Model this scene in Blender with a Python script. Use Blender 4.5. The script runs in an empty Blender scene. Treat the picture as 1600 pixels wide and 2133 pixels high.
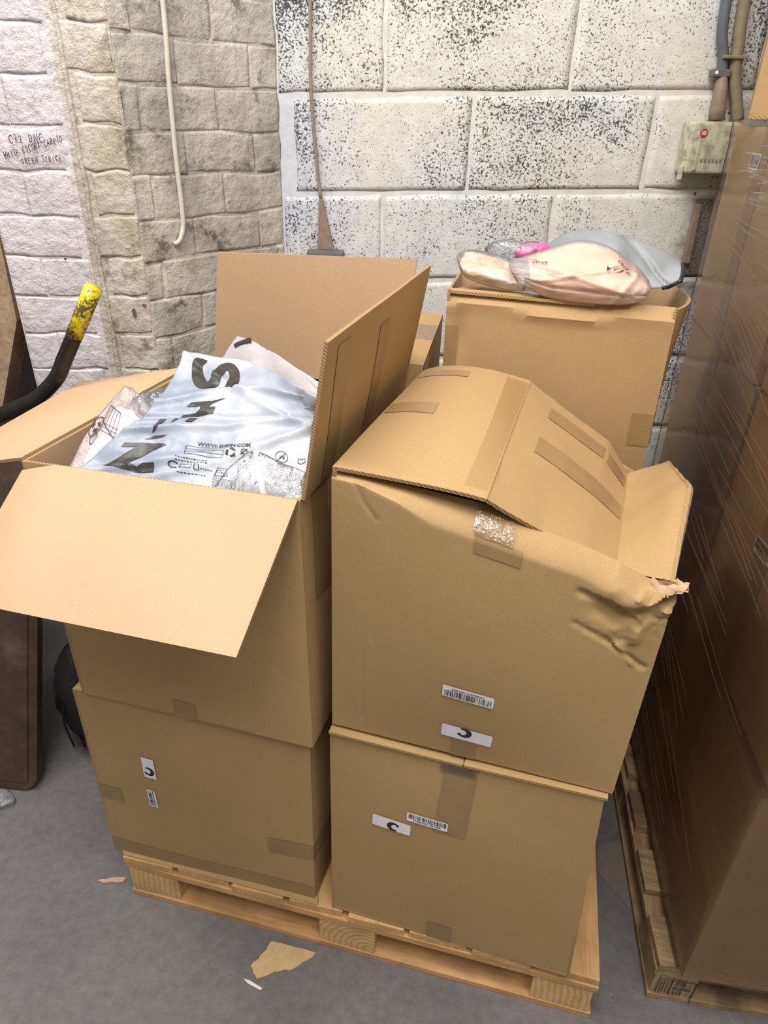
import bpy, bmesh, math, random
from mathutils import Vector, Matrix, noise

random.seed(7)
sc = bpy.context.scene
C = sc.collection

# ------------------------------------------------------------------ camera, world, lights, exposure
cam_d = bpy.data.cameras.new('camera')
cam = bpy.data.objects.new('camera', cam_d); C.objects.link(cam)
cam_d.sensor_fit = 'HORIZONTAL'; cam_d.sensor_width = 36.0; cam_d.lens = 36.0*1440/1600
cam_d.clip_start = 0.02
_R = ((0.9997274, 0.0233478, 0.0), (0.0117090, -0.5013670, 0.8651555), (0.0201995, -0.8649197, -0.5015037))
cam.matrix_world = Matrix(((_R[0][0], -_R[0][1], -_R[0][2], 0.0),
                           (_R[1][0], -_R[1][1], -_R[1][2], 0.0),
                           (_R[2][0], -_R[2][1], -_R[2][2], 1.84845), (0, 0, 0, 1)))
sc.camera = cam

wd = bpy.data.worlds.new('warehouse_air'); sc.world = wd; wd.use_nodes = True
bg = wd.node_tree.nodes['Background']
bg.inputs[0].default_value = (1.0, 0.97, 0.945, 1); bg.inputs[1].default_value = 0.37

def area(name, loc, target, sx, sy, power, col):
    d = bpy.data.lights.new(name, 'AREA'); d.shape = 'RECTANGLE'; d.size = sx; d.size_y = sy
    d.energy = power; d.color = col
    o = bpy.data.objects.new(name, d); C.objects.link(o); o.location = loc
    o.rotation_euler = (Vector(target)-Vector(loc)).to_track_quat('-Z', 'Y').to_euler()
    return o
area('ceiling_tube_light', (-0.75, 0.75, 3.9), (-0.3, 1.3, 0.6), 2.6, 0.6, 112, (1.0, 0.98, 0.96))
area('ceiling_tube_light', (0.5, -0.7, 3.9), (0.2, 1.4, 0.8), 2.6, 0.6, 60, (1.0, 0.98, 0.95))

sc.view_settings.view_transform = 'Standard'; sc.view_settings.look = 'None'
sc.view_settings.exposure = 0.0; sc.view_settings.gamma = 1.0; sc.view_settings.use_curve_mapping = False

# ------------------------------------------------------------------ helpers
A0 = Vector((-0.659935, 1.078058, 0)); UX = Vector((0.976621, -0.214967, 0)); VX = Vector((0.214967, 0.976621, 0))
def W(p):                       # pallet frame (along front, depth, height) -> world
    return A0+UX*p[0]+VX*p[1]+Vector((0, 0, p[2]))
O2 = Vector((0.705, 0.842, 0)); WD = Vector((0.13855, 0.99036, 0)); RD = Vector((0.99036, -0.13855, 0))
def W2(p):                      # wrapped stack frame (right, depth, height) -> world
    return O2+RD*p[0]+WD*p[1]+Vector((0, 0, p[2]))

def lin(r, g, b):
    f = lambda x: (x/255/12.92) if x/255 <= 0.04045 else ((x/255+0.055)/1.055)**2.4
    return (f(r), f(g), f(b), 1)

def thing(name, label, cat, loc, group=None):
    o = bpy.data.objects.new(name, None); C.objects.link(o); o.location = loc
    o.empty_display_size = 0.05
    o['label'] = label; o['category'] = cat
    if group: o['group'] = group
    return o
def tag(o, label, cat, group=None):
    o['label'] = label; o['category'] = cat
    if group: o['group'] = group
    return o
BASE = {}
def root_of(o):
    b = Vector((0, 0, 0))
    while o is not None:
        b += Vector(o.location); o = o.parent
    return b
def mesh_obj(name, verts, faces, mats, parent=None, loc=None, smooth=False, mi=None):
    """verts in world coordinates; stored relative to the parent's base"""
    base = root_of(parent) if parent is not None else (Vector(loc) if loc is not None else Vector((0, 0, 0)))
    me = bpy.data.meshes.new(name)
    me.from_pydata([tuple(Vector(v)-base) for v in verts], [], faces)
    if not isinstance(mats, (list, tuple)): mats = [mats]
    for m in mats: me.materials.append(m)
    if mi:
        for i, k in enumerate(mi): me.polygons[i].material_index = k
    if smooth:
        for p in me.polygons: p.use_smooth = True
    me.update()
    o = bpy.data.objects.new(name, me); C.objects.link(o)
    if parent is not None: o.parent = parent
    elif loc is not None: o.location = loc
    return o

def normal_of(f, s, t, h=2e-3):
    s0, s1 = max(s-h, -0.02), s+h; t0, t1 = t-h, t+h
    a = f(s1, t)-f(s0, t); b = f(s, t1)-f(s, t0)
    n = a.cross(b)
    return n.normalized() if n.length > 1e-12 else Vector((0, 0, 1))

def sheet(name, f, ns, nt, th, mats, parent, smooth=True, loc=None):
    """solid board: outer skin f(s,t) (normal ds x dt), inner skin th behind it; rim uses 2nd material"""
    vs = []; fs = []; mi = []
    N = (ns+1)*(nt+1)
    top = []; bot = []
    for j in range(nt+1):
        for i in range(ns+1):
            s, t = i/ns, j/nt
            p = f(s, t); n = normal_of(f, s, t)
            top.append(p); bot.append(p-n*th)
    vs = top+bot
    ix = lambda i, j: j*(ns+1)+i
    for j in range(nt):
        for i in range(ns):
            a, b, c, d = ix(i, j), ix(i+1, j), ix(i+1, j+1), ix(i, j+1)
            fs.append((a, b, c, d)); mi.append(0)
            fs.append((a+N, d+N, c+N, b+N)); mi.append(min(2, len(mats)-1) if isinstance(mats, list) and len(mats) > 2 else 0)
    e = 1 if isinstance(mats, list) and len(mats) > 1 else 0
    for i in range(ns):
        fs.append((ix(i, 0)+N, ix(i+1, 0)+N, ix(i+1, 0), ix(i, 0))); mi.append(e)
        fs.append((ix(i, nt), ix(i+1, nt), ix(i+1, nt)+N, ix(i, nt)+N)); mi.append(e)
    for j in range(nt):
        fs.append((ix(0, j), ix(0, j+1), ix(0, j+1)+N, ix(0, j)+N)); mi.append(e)
        fs.append((ix(ns, j)+N, ix(ns, j+1)+N, ix(ns, j+1), ix(ns, j))); mi.append(e)
    o = mesh_obj(name, vs, fs, mats, parent, loc, smooth, mi)
    if smooth:
        for p, k in zip(o.data.polygons, mi):
            if k == e and e: p.use_smooth = False
    # keep the board's edges crisp
    me = o.data
    bm = bmesh.new(); bm.from_mesh(me)
    for ed in bm.edges:
        if len(ed.link_faces) == 2 and ed.calc_face_angle(0) > 0.7: ed.smooth = False
    bm.to_mesh(me); bm.free()
    return o

def nz(p, sc_=1.0, seed=0.0):
    return noise.noise(Vector((p[0]*sc_+seed*13.1, p[1]*sc_-seed*7.3, p[2]*sc_+seed*3.7)))

def bil(a, b, c, d, bulge=0.0, rough=0.0, seed=0.0, T=W, bs=1.0):
    """bilinear patch: a=(0,0) b=(1,0) c=(1,1) d=(0,1), points in frame T"""
    a, b, c, d = (T(x) for x in (a, b, c, d))
    n0 = (b-a).cross(d-a).normalized()
    def f(s, t):
        p = a*((1-s)*(1-t))+b*(s*(1-t))+c*(s*t)+d*((1-s)*t)
        ss = min(max(s, 0), 1); tt = min(max(t, 0), 1)
        k = bulge*(math.sin(math.pi*ss)**bs)*(math.sin(math.pi*tt)**bs)
        if rough:
            e = min(1, 6*ss, 6*(1-ss)); e2 = min(1, 6*tt, 6*(1-tt))
            k += rough*nz(p, 5, seed)*(0.35+0.65*min(e, e2))
        return p+n0*k
    return f

def decal(name, f, pts_uv, faces, eps, mat, parent):
    vs = []
    for s, t in pts_uv:
        vs.append(f(s, t)+normal_of(f, s, t)*eps)
    o = mesh_obj(name, vs, faces, mat, parent, smooth=False)
    if name == 'small_print': o['kind'] = 'stuff'
    return o

def grid_uv(s0, s1, t0, t1, ns=6, nt=6, jitter=0.0, skew=0.0):
    pts = []; fs = []
    for j in range(nt+1):
        for i in range(ns+1):
            s = s0+(s1-s0)*i/ns; t = t0+(t1-t0)*j/nt
            s += skew*(j/nt-0.5)
            if jitter and (j in (0, nt)): t += jitter*math.sin(i*2.7)
            pts.append((s, t))
    for j in range(nt):
        for i in range(ns):
            a = j*(ns+1)+i
            fs.append((a, a+1, a+ns+2, a+ns+1))
    return pts, fs

def tape(f, s0, s1, t0, t1, parent, mat=None, ns=6, nt=8, eps=0.0012, skew=0.0, jit=0.0):
    p, fs = grid_uv(s0, s1, t0, t1, ns, nt, jit, skew)
    return decal('tape_strip', f, p, fs, eps, mat or M['tape'], parent)

def text2d(body, size=1.0, bold=0.0, align='CENTER'):
    cu = bpy.data.curves.new('txt', 'FONT'); cu.body = body; cu.size = size; cu.align_x = align; cu.align_y = 'CENTER'
    cu.offset = bold; cu.resolution_u = 3; cu.fill_mode = 'FRONT'
    o = bpy.data.objects.new('txt', cu); C.objects.link(o)
    dg = bpy.context.evaluated_depsgraph_get(); dg.update()
    me = bpy.data.meshes.new_from_object(o.evaluated_get(dg))
    pts = [(v.co.x, v.co.y) for v in me.vertices]; fs = [tuple(p.vertices) for p in me.polygons]
    bpy.data.objects.remove(o); bpy.data.curves.remove(cu); bpy.data.meshes.remove(me)
    return pts, fs

def merge2d(parts):
    P = []; F = []
    for p, f in parts:
        k = len(P); P += p; F += [tuple(i+k for i in q) for q in f]
    return P, F
def xf2d(pf, sx=1, sy=1, rot=0, dx=0, dy=0):
    c, s = math.cos(rot), math.sin(rot)
    return [((x*sx)*c-(y*sy)*s+dx, (x*sx)*s+(y*sy)*c+dy) for x, y in pf[0]], pf[1]
def rect2d(x0, y0, x1, y1): return [(x0, y0), (x1, y0), (x1, y1), (x0, y1)], [(0, 1, 2, 3)]
def stroke2d(pts, w, taper=None):
    """ribbon along a polyline"""
    P = []; F = []
    n = len(pts)
    for i, (x, y) in enumerate(pts):
        a = pts[max(i-1, 0)]; b = pts[min(i+1, n-1)]
        dx, dy = b[0]-a[0], b[1]-a[1]; l = math.hypot(dx, dy) or 1
        ww = w*(taper(i/(n-1)) if taper else 1)/2
        P += [(x-dy/l*ww, y+dx/l*ww), (x+dy/l*ww, y-dx/l*ww)]
    for i in range(n-1): F.append((2*i, 2*i+1, 2*i+3, 2*i+2))
    return P, F
def circle2d(x, y, r, w, n=20, a0=0, a1=2*math.pi):
    return stroke2d([(x+r*math.cos(a0+(a1-a0)*i/n), y+r*math.sin(a0+(a1-a0)*i/n)) for i in range(n+1)], w)
def fine(pf, maxlen):
    """triangulate and subdivide a flat print so it follows a curved surface"""
    bm = bmesh.new()
    vs = [bm.verts.new((x, y, 0)) for x, y in pf[0]]
    for q in pf[1]:
        try: bm.faces.new([vs[i] for i in q])
        except ValueError: pass
    bmesh.ops.triangulate(bm, faces=bm.faces[:])
    for _ in range(4):
        es = [e for e in bm.edges if e.calc_length() > maxlen]
        if not es: break
        bmesh.ops.subdivide_edges(bm, edges=es, cuts=1)
        bmesh.ops.triangulate(bm, faces=bm.faces[:])
    bm.verts.index_update()
    P = [(v.co.x, v.co.y) for v in bm.verts]; F = [tuple(v.index for v in f.verts) for f in bm.faces]
    bm.free()
    return P, F

def tube(name, pts, rad, mat, parent=None, loc=None, n=12, caps=True, flat=None):
    """swept round bar; rad number or list; flat=(axis, factor) squashes it"""
    pts = [Vector(p) for p in pts]; vs = []; fs = []
    prev = None
    for i, p in enumerate(pts):
        d = (pts[min(i+1, len(pts)-1)]-pts[max(i-1, 0)]).normalized()
        if prev is None:
            x = d.cross(Vector((0.31, 0.95, 0.1))).normalized()
        else:
            x = (prev-d*prev.dot(d)).normalized()
        prev = x; y = d.cross(x)
        r = rad[i] if isinstance(rad, (list, tuple)) else rad
        for k in range(n):
            a = 2*math.pi*k/n
            q = x*math.cos(a)*r+y*math.sin(a)*r
            if flat:
                ax = Vector(flat[0]); q = q-ax*q.dot(ax)*(1-flat[1])
            vs.append(p+q)
    for i in range(len(pts)-1):
        for k in range(n):
            a = i*n+k; b = i*n+(k+1) % n
            fs.append((a, b, b+n, a+n))
    if caps:
        fs.append(tuple(range(n-1, -1, -1))); m = (len(pts)-1)*n; fs.append(tuple(m+k for k in range(n)))
    return mesh_obj(name, vs, fs, mat, parent, loc, True)
def spline(pts, k=8):
    pts = [Vector(p) for p in pts]; out = []
    n = len(pts)
    for i in range(n-1):
        p0 = pts[i-1] if i else pts[0]*2-pts[1]; p1 = pts[i]; p2 = pts[i+1]; p3 = pts[i+2] if i+2 < n else pts[-1]*2-pts[-2]
        for j in range(k):
            t = j/k
            out.append(0.5*((2*p1)+(p2-p0)*t+(2*p0-5*p1+4*p2-p3)*t*t+(3*p1-p0-3*p2+p3)*t**3))
    out.append(pts[-1])
    return out

def hexa(name, b4, t4, mat, parent=None, loc=None, bevel=0.0):
    """block from four bottom and four top corners"""
    vs = [Vector(p) for p in b4]+[Vector(p) for p in t4]
    fs = [(3, 2, 1, 0), (4, 5, 6, 7), (0, 1, 5, 4), (1, 2, 6, 5), (2, 3, 7, 6), (3, 0, 4, 7)]
    o = mesh_obj(name, vs, fs, mat, parent, loc)
    if bevel:
        bm = bmesh.new(); bm.from_mesh(o.data)
        bmesh.ops.bevel(bm, geom=bm.edges[:], offset=bevel, segments=2, affect='EDGES', profile=0.6)
        bm.to_mesh(o.data); bm.free()
    return o
def box_in(T, name, x0, x1, y0, y1, z0, z1, mat, parent=None, loc=None, bevel=0.0, jit=0.0):
    j = lambda: random.uniform(-jit, jit)
    q = [(x0+j(), y0+j()), (x1+j(), y0+j()), (x1+j(), y1+j()), (x0+j(), y1+j())]
    return hexa(name, [T((x, y, z0)) for x, y in q], [T((x, y, z1+j()*0.4)) for x, y in q], mat, parent, loc, bevel)

# ------------------------------------------------------------------ materials
M = {}
def new_mat(name):
    m = bpy.data.materials.new(name); m.use_nodes = True
    nt = m.node_tree; b = nt.nodes['Principled BSDF']
    return m, nt, b
def nd(nt, kind, **kw):
    n = nt.nodes.new(kind)
    for k, v in kw.items():
        if k in n.inputs: n.inputs[k].default_value = v
        else: setattr(n, k, v)
    return n
def ramp(nt, src, stops):
    r = nt.nodes.new('ShaderNodeValToRGB'); nt.links.new(src, r.inputs[0])
    el = r.color_ramp.elements
    while len(el) > 1: el.remove(el[-1])
    el[0].position = stops[0][0]; el[0].color = stops[0][1]
    for p, c in stops[1:]:
        e = el.new(p); e.color = c
    return r
def g(x): return (x, x, x, 1)
def mixc(nt, fac, a, b, mode='MIX'):
    m = nt.nodes.new('ShaderNodeMix'); m.data_type = 'RGBA'; m.blend_type = mode
    if hasattr(fac, 'is_output') or not isinstance(fac, (int, float)): nt.links.new(fac, m.inputs[0])
    else: m.inputs[0].default_value = fac
    for k, x in ((6, a), (7, b)):
        if isinstance(x, tuple): m.inputs[k].default_value = x
        else: nt.links.new(x, m.inputs[k])
    return m.outputs[2]
def math_(nt, op, a, b=None):
    m = nt.nodes.new('ShaderNodeMath'); m.operation = op
    for k, x in ((0, a), (1, b)):
        if x is None: continue
        if isinstance(x, (int, float)): m.inputs[k].default_value = x
        else: nt.links.new(x, m.inputs[k])
    return m.outputs[0]
def coords(nt, scale=(1, 1, 1)):
    tc = nt.nodes.new('ShaderNodeTexCoord'); mp = nt.nodes.new('ShaderNodeMapping')
    mp.inputs['Scale'].default_value = scale
    nt.links.new(tc.outputs['Object'], mp.inputs[0])
    return mp.outputs[0]
def noise_(nt, vec, scale, detail=3, rough=0.55):
    n = nt.nodes.new('ShaderNodeTexNoise'); n.inputs['Scale'].default_value = scale
    n.inputs['Detail'].default_value = detail; n.inputs['Roughness'].default_value = rough
    nt.links.new(vec, n.inputs['Vector'])
    return n.outputs['Fac']
def bump(nt, b, h, strength, dist=0.01):
    n = nt.nodes.new('ShaderNodeBump'); n.inputs['Strength'].default_value = strength; n.inputs['Distance'].default_value = dist
    nt.links.new(h, n.inputs['Height']); nt.links.new(n.outputs[0], b.inputs['Normal'])
    return n

def plain(name, col, rough=0.6, metal=0.0, var=0.12, scale=30, bmp=0.0):
    m, nt, b = new_mat(name)
    v = coords(nt); n = noise_(nt, v, scale, 4)
    lo = tuple(x*(1-var) for x in col[:3])+(1,); hi = tuple(min(1, x*(1+var)) for x in col[:3])+(1,)
    r = ramp(nt, n, [(0.3, lo), (0.7, hi)])
    nt.links.new(r.outputs[0], b.inputs['Base Color'])
    b.inputs['Roughness'].default_value = rough; b.inputs['Metallic'].default_value = metal
    if bmp: bump(nt, b, n, bmp, 0.004)
    M[name] = m; return m

def kraft(name, col, var=0.10):
    m, nt, b = new_mat(name)
    v = coords(nt)
    f1 = noise_(nt, v, 420, 3, 0.7); f2 = noise_(nt, v, 3.2, 3)
    lo = tuple(x*(1-var) for x in col[:3])+(1,); hi = tuple(min(1, x*(1+var)) for x in col[:3])+(1,)
    r1 = ramp(nt, f1, [(0.3, lo), (0.7, hi)])
    r2 = ramp(nt, f2, [(0.3, (0.93, 0.92, 0.90, 1)), (0.7, (1, 1, 1, 1))])
    nt.links.new(mixc(nt, 1.0, r1.outputs[0], r2.outputs[0], 'MULTIPLY'), b.inputs['Base Color'])
    b.inputs['Roughness'].default_value = 0.72; b.inputs['Specular IOR Level'].default_value = 0.25
    w = nt.nodes.new('ShaderNodeTexWave'); w.inputs['Scale'].default_value = 45; w.inputs['Distortion'].default_value = 0.4
    w.bands_direction = 'X'; nt.links.new(v, w.inputs['Vector'])
    h = math_(nt, 'ADD', math_(nt, 'MULTIPLY', w.outputs['Fac'], 0.05), math_(nt, 'ADD', math_(nt, 'MULTIPLY', f1, 0.12), math_(nt, 'MULTIPLY', noise_(nt, v, 14, 2), 0.5)))
    bump(nt, b, h, 0.35, 0.004)
    M[name] = m; return m
kraft('kraft', lin(178, 146, 101))
kraft('kraft_inner', lin(198, 165, 130))
def edge_mat():
    m, nt, b = new_mat('kraft_edge')
    v = coords(nt)
    w = nt.nodes.new('ShaderNodeTexWave'); w.inputs['Scale'].default_value = 110; w.bands_direction = 'DIAGONAL'; nt.links.new(v, w.inputs['Vector'])
    r = ramp(nt, w.outputs['Fac'], [(0.2, lin(128, 100, 64)), (0.6, lin(182, 150, 104))])
    nt.links.new(r.outputs[0], b.inputs['Base Color']); b.inputs['Roughness'].default_value = 0.9
    M['kraft_edge'] = m
edge_mat()
KR = [M['kraft'], M['kraft_edge'], M['kraft_inner']]

def film_mat(name, tint, gloss_rough, milk, milk_col, ior=1.45, wr=0.0, wr_scale=(1, 1, 1), bscale=60, base_gloss=0.0):
    """thin clear plastic: mostly see-through, Fresnel gloss, a little milky"""
    m = bpy.data.materials.new(name); m.use_nodes = True; nt = m.node_tree
    for n in list(nt.nodes): nt.nodes.remove(n)
    out = nt.nodes.new('ShaderNodeOutputMaterial')
    tr = nt.nodes.new('ShaderNodeBsdfTransparent'); tr.inputs[0].default_value = tint
    gl = nt.nodes.new('ShaderNodeBsdfGlossy'); gl.inputs['Roughness'].default_value = gloss_rough
    df = nt.nodes.new('ShaderNodeBsdfDiffuse'); df.inputs[0].default_value = milk_col
    fr = nt.nodes.new('ShaderNodeFresnel'); fr.inputs[0].default_value = ior
    m1 = nt.nodes.new('ShaderNodeMixShader'); m1.inputs[0].default_value = milk
    nt.links.new(tr.outputs[0], m1.inputs[1]); nt.links.new(df.outputs[0], m1.inputs[2])
    m2 = nt.nodes.new('ShaderNodeMixShader')
    fac = math_(nt, 'ADD', fr.outputs[0], base_gloss) if base_gloss else fr.outputs[0]
    nt.links.new(fac, m2.inputs[0]); nt.links.new(m1.outputs[0], m2.inputs[1]); nt.links.new(gl.outputs[0], m2.inputs[2])
    nt.links.new(m2.outputs[0], out.inputs[0])
    if wr:
        v = coords(nt, wr_scale)
        n = noise_(nt, v, bscale, 4, 0.6)
        bp = nt.nodes.new('ShaderNodeBump'); bp.inputs['Strength'].default_value = wr; bp.inputs['Distance'].default_value = 0.01
        nt.links.new(n, bp.inputs['Height'])
        for x in (gl, df, fr): nt.links.new(bp.outputs[0], x.inputs['Normal'])
    M[name] = m; return m
film_mat('tape_thin', (0.955, 0.935, 0.90, 1), 0.25, 0.03, lin(150, 122, 80), ior=1.35, wr=0.12, bscale=40)
film_mat('tape_shiny', (0.96, 0.94, 0.91, 1), 0.14, 0.10, lin(205, 185, 155), wr=0.7, bscale=40, base_gloss=0.06)
film_mat('stretch_film', (0.96, 0.95, 0.93, 1), 0.13, 0.10, lin(190, 150, 125), ior=1.20, wr=0.16, wr_scale=(1, 0.25, 1), bscale=16, base_gloss=0.01)
film_mat('film_rope', (0.97, 0.95, 0.93, 1), 0.45, 0.09, lin(176, 142, 110), ior=1.03)
film_mat('clear_bag', (0.95, 0.95, 0.96, 1), 0.10, 0.12, lin(235, 235, 240), wr=0.8, bscale=45, base_gloss=0.05)
film_mat('frosted_bag', (0.95, 0.93, 0.92, 1), 0.25, 0.26, lin(226, 216, 214), ior=1.35, wr=0.35, bscale=26)

def poly_mat(name, c1, c2, rough=0.32, scale=7):
    m, nt, b = new_mat(name)
    v = coords(nt); n = noise_(nt, v, scale, 2); n2 = noise_(nt, v, 24, 3)
    r = ramp(nt, n, [(0.38, c1), (0.62, c2)])
    nt.links.new(r.outputs[0], b.inputs['Base Color'])
    b.inputs['Roughness'].default_value = rough
    b.inputs['Subsurface Weight'].default_value = 0.0
    bump(nt, b, math_(nt, 'ADD', math_(nt, 'MULTIPLY', n, 0.8), math_(nt, 'MULTIPLY', n2, 0.5)), 0.5, 0.012)
    M[name] = m; return m
def tape_mat():
    m, nt, b = new_mat('tape')
    v = coords(nt); n = noise_(nt, v, 60, 3); n2 = noise_(nt, v, 11, 2)
    r = ramp(nt, n2, [(0.3, lin(150, 120, 80)), (0.7, lin(160, 129, 88))])
    nt.links.new(r.outputs[0], b.inputs['Base Color']); b.inputs['Roughness'].default_value = 0.38
    bump(nt, b, n, 0.12, 0.003); M['tape'] = m
tape_mat()
poly_mat('milky_bag', lin(138, 146, 160), lin(190, 193, 199), 0.42)
poly_mat('pale_bag', lin(172, 166, 166), lin(196, 191, 191), 0.42)
poly_mat('grey_bag', lin(128, 131, 134), lin(150, 152, 154), 0.5)
poly_mat('pink_fabric', lin(228, 208, 218), lin(240, 228, 234), 0.7)
poly_mat('peach_fabric', lin(240, 196, 160), lin(246, 214, 186), 0.7, 9)
poly_mat('tan_fabric', lin(226, 190, 150), lin(246, 226, 206), 0.6, 12)
poly_mat('hot_pink_fabric', lin(226, 60, 140), lin(240, 110, 170), 0.5, 30)
plain('dark_cloth', lin(70, 74, 88), 0.8)
plain('ink', lin(40, 38, 36), 0.5, var=0.15)
plain('ink_big', lin(54, 50, 45), 0.42, var=0.2, scale=20)
plain('label_white', lin(236, 234, 236), 0.4, var=0.02)
plain('zip_white', lin(238, 230, 226), 0.4, var=0.03)
plain('zip_black', lin(36, 40, 44), 0.35, var=0.1)
plain('black_pipe', lin(52, 48, 46), 0.38, 0.6, 0.35, 35, 0.2)
plain('steel_grey', lin(118, 116, 114), 0.5, 0.4, 0.15, 40)
plain('dusty_cable', lin(138, 128, 112), 0.7, 0, 0.15, 60)
plain('grey_cable', lin(92, 96, 104), 0.5, 0, 0.12, 40)
plain('khaki_cable', lin(134, 124, 96), 0.6, 0, 0.15, 40)
plain('brown_capping', lin(132, 116, 98), 0.65, 0, 0.15, 50)
plain('socket_grey', lin(92, 92, 94), 0.6, 0, 0.15, 60)
plain('cable_white', lin(206, 200, 184), 0.55, 0, 0.06, 40)
plain('pink_red', lin(196, 52, 58), 0.4, 0, 0.06)
plain('rust', lin(130, 72, 44), 0.8, 0, 0.2, 60)
plain('cardboard_scrap', lin(202, 170, 122), 0.8, 0, 0.1, 90)
plain('splinter', lin(196, 160, 140), 0.8, 0, 0.1, 90)
plain('black_net', lin(22, 21, 21), 0.6, 0, 0.4, 120, 0.6)
plain('void_shade', lin(40, 36, 34), 0.9, 0, 0.3, 10)  # darkness of the unlit opening, as a base colour
plain('flat_card_floor', lin(128, 120, 110), 0.8, 0, 0.08, 30)

def yellow_mat():
    m, nt, b = new_mat('worn_yellow')
    v = coords(nt); n = noise_(nt, v, 110, 5, 0.75); n2 = noise_(nt, v, 16, 2)
    s = math_(nt, 'ADD', math_(nt, 'MULTIPLY', n, 0.7), math_(nt, 'MULTIPLY', n2, 0.5))
    r = ramp(nt, s, [(0.55, lin(226, 205, 22)), (0.60, lin(176, 158, 20)), (0.64, lin(82, 74, 50))])
    nt.links.new(r.outputs[0], b.inputs['Base Color']); b.inputs['Roughness'].default_value = 0.32
    M['worn_yellow'] = m
yellow_mat()
def junction_mat():
    m, nt, b = new_mat('junction_cream')
    v = coords(nt); n = noise_(nt, v, 38, 4); n2 = noise_(nt, v, 160, 2)
    r = ramp(nt, n, [(0.35, lin(150, 146, 122)), (0.55, lin(196, 192, 164))])
    r2 = ramp(nt, n2, [(0.28, g(0.35)), (0.36, g(1))])
    nt.links.new(mixc(nt, 1.0, r.outputs[0], r2.outputs[0], 'MULTIPLY'), b.inputs['Base Color']); b.inputs['Roughness'].default_value = 0.5
    M['junction_cream'] = m
junction_mat()

def wood(name, c1, c2, axis, dirt=0.25, rough=0.75):
    m, nt, b = new_mat(name)
    sc_ = {'u': (26, 2.0, 26), 'v': (26, 2.0, 26)}[axis]
    tc = nt.nodes.new('ShaderNodeTexCoord'); mp = nt.nodes.new('ShaderNodeMapping')
    ang = math.atan2(UX.y, UX.x)
    # texture y axis runs along the grain
    mp.vector_type = 'TEXTURE'
    mp.inputs['Rotation'].default_value = (0, 0, ang if axis == 'v' else ang+math.pi/2)
    nt.links.new(tc.outputs['Object'], mp.inputs[0])
    mp2 = nt.nodes.new('ShaderNodeMapping'); mp2.inputs['Scale'].default_value = sc_
    nt.links.new(mp.outputs[0], mp2.inputs[0])
    n = noise_(nt, mp2.outputs[0], 3.0, 5, 0.65); n2 = noise_(nt, tc.outputs['Object'], 9, 4)
    r = ramp(nt, n, [(0.3, c1), (0.68, c2)])
    r2 = ramp(nt, n2, [(0.34, g(1-dirt)), (0.55, g(1))])
    nt.links.new(mixc(nt, 1.0, r.outputs[0], r2.outputs[0], 'MULTIPLY'), b.inputs['Base Color'])
    b.inputs['Roughness'].default_value = rough
    bump(nt, b, n, 0.35, 0.004)
    M[name] = m; return m
wood('pine_v', lin(196, 146, 92), lin(224, 180, 124), 'v')
wood('pine_u', lin(190, 142, 90), lin(218, 172, 118), 'u')
wood('old_pine_v', lin(150, 122, 82), lin(190, 162, 116), 'v', 0.55)
wood('old_pine_u', lin(140, 114, 78), lin(182, 154, 112), 'u', 0.55)
wood('post_wood', lin(150, 122, 96), lin(188, 158, 126), 'v', 0.45)
def endgrain(name, c1, c2):
    m, nt, b = new_mat(name)
    tc = nt.nodes.new('ShaderNodeTexCoord')
    mp = nt.nodes.new('ShaderNodeMapping'); mp.inputs['Location'].default_value = (0.05, 0, -0.03)
    nt.links.new(tc.outputs['Object'], mp.inputs[0])
    w = nt.nodes.new('ShaderNodeTexWave'); w.wave_type = 'RINGS'; w.rings_direction = 'Y'; w.inputs['Scale'].default_value = 22; w.inputs['Distortion'].default_value = 2.2; w.inputs['Detail'].default_value = 3
    w.inputs['Detail Scale'].default_value = 1.2
    nt.links.new(mp.outputs[0], w.inputs['Vector'])
    n2 = noise_(nt, tc.outputs['Object'], 14, 4)
    r = ramp(nt, w.outputs['Fac'], [(0.1, c1), (0.7, c2)])
    r2 = ramp(nt, n2, [(0.3, g(0.72)), (0.6, g(1))])
    nt.links.new(mixc(nt, 1.0, r.outputs[0], r2.outputs[0], 'MULTIPLY'), b.inputs['Base Color']); b.inputs['Roughness'].default_value = 0.85
    bump(nt, b, w.outputs['Fac'], 0.25, 0.003)
    M[name] = m; return m
endgrain('block_end', lin(206, 162, 106), lin(222, 182, 128))
endgrain('old_block_end', lin(156, 132, 94), lin(178, 154, 114))

def concrete_floor():
    m, nt, b = new_mat('concrete_floor')
    v = coords(nt)
    n1 = noise_(nt, v, 2.2, 5, 0.6); n2 = noise_(nt, v, 38, 4, 0.65); n3 = noise_(nt, v, 85, 2)
    r1 = ramp(nt, n1, [(0.3, lin(102, 99, 99)), (0.55, lin(118, 114, 112)), (0.75, lin(130, 125, 121))])
    r2 = ramp(nt, n2, [(0.3, g(0.80)), (0.65, g(1.06))])
    c = mixc(nt, 1.0, r1.outputs[0], r2.outputs[0], 'MULTIPLY')
    r3 = ramp(nt, n3, [(0.735, g(0)), (0.76, g(1))])
    c = mixc(nt, r3.outputs[0], c, lin(150, 146, 140))
    nt.links.new(c, b.inputs['Base Color']); b.inputs['Roughness'].default_value = 0.72
    bump(nt, b, math_(nt, 'ADD', n2, math_(nt, 'MULTIPLY', n1, 1.5)), 0.22, 0.012)
    M['concrete_floor'] = m
concrete_floor()

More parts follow.
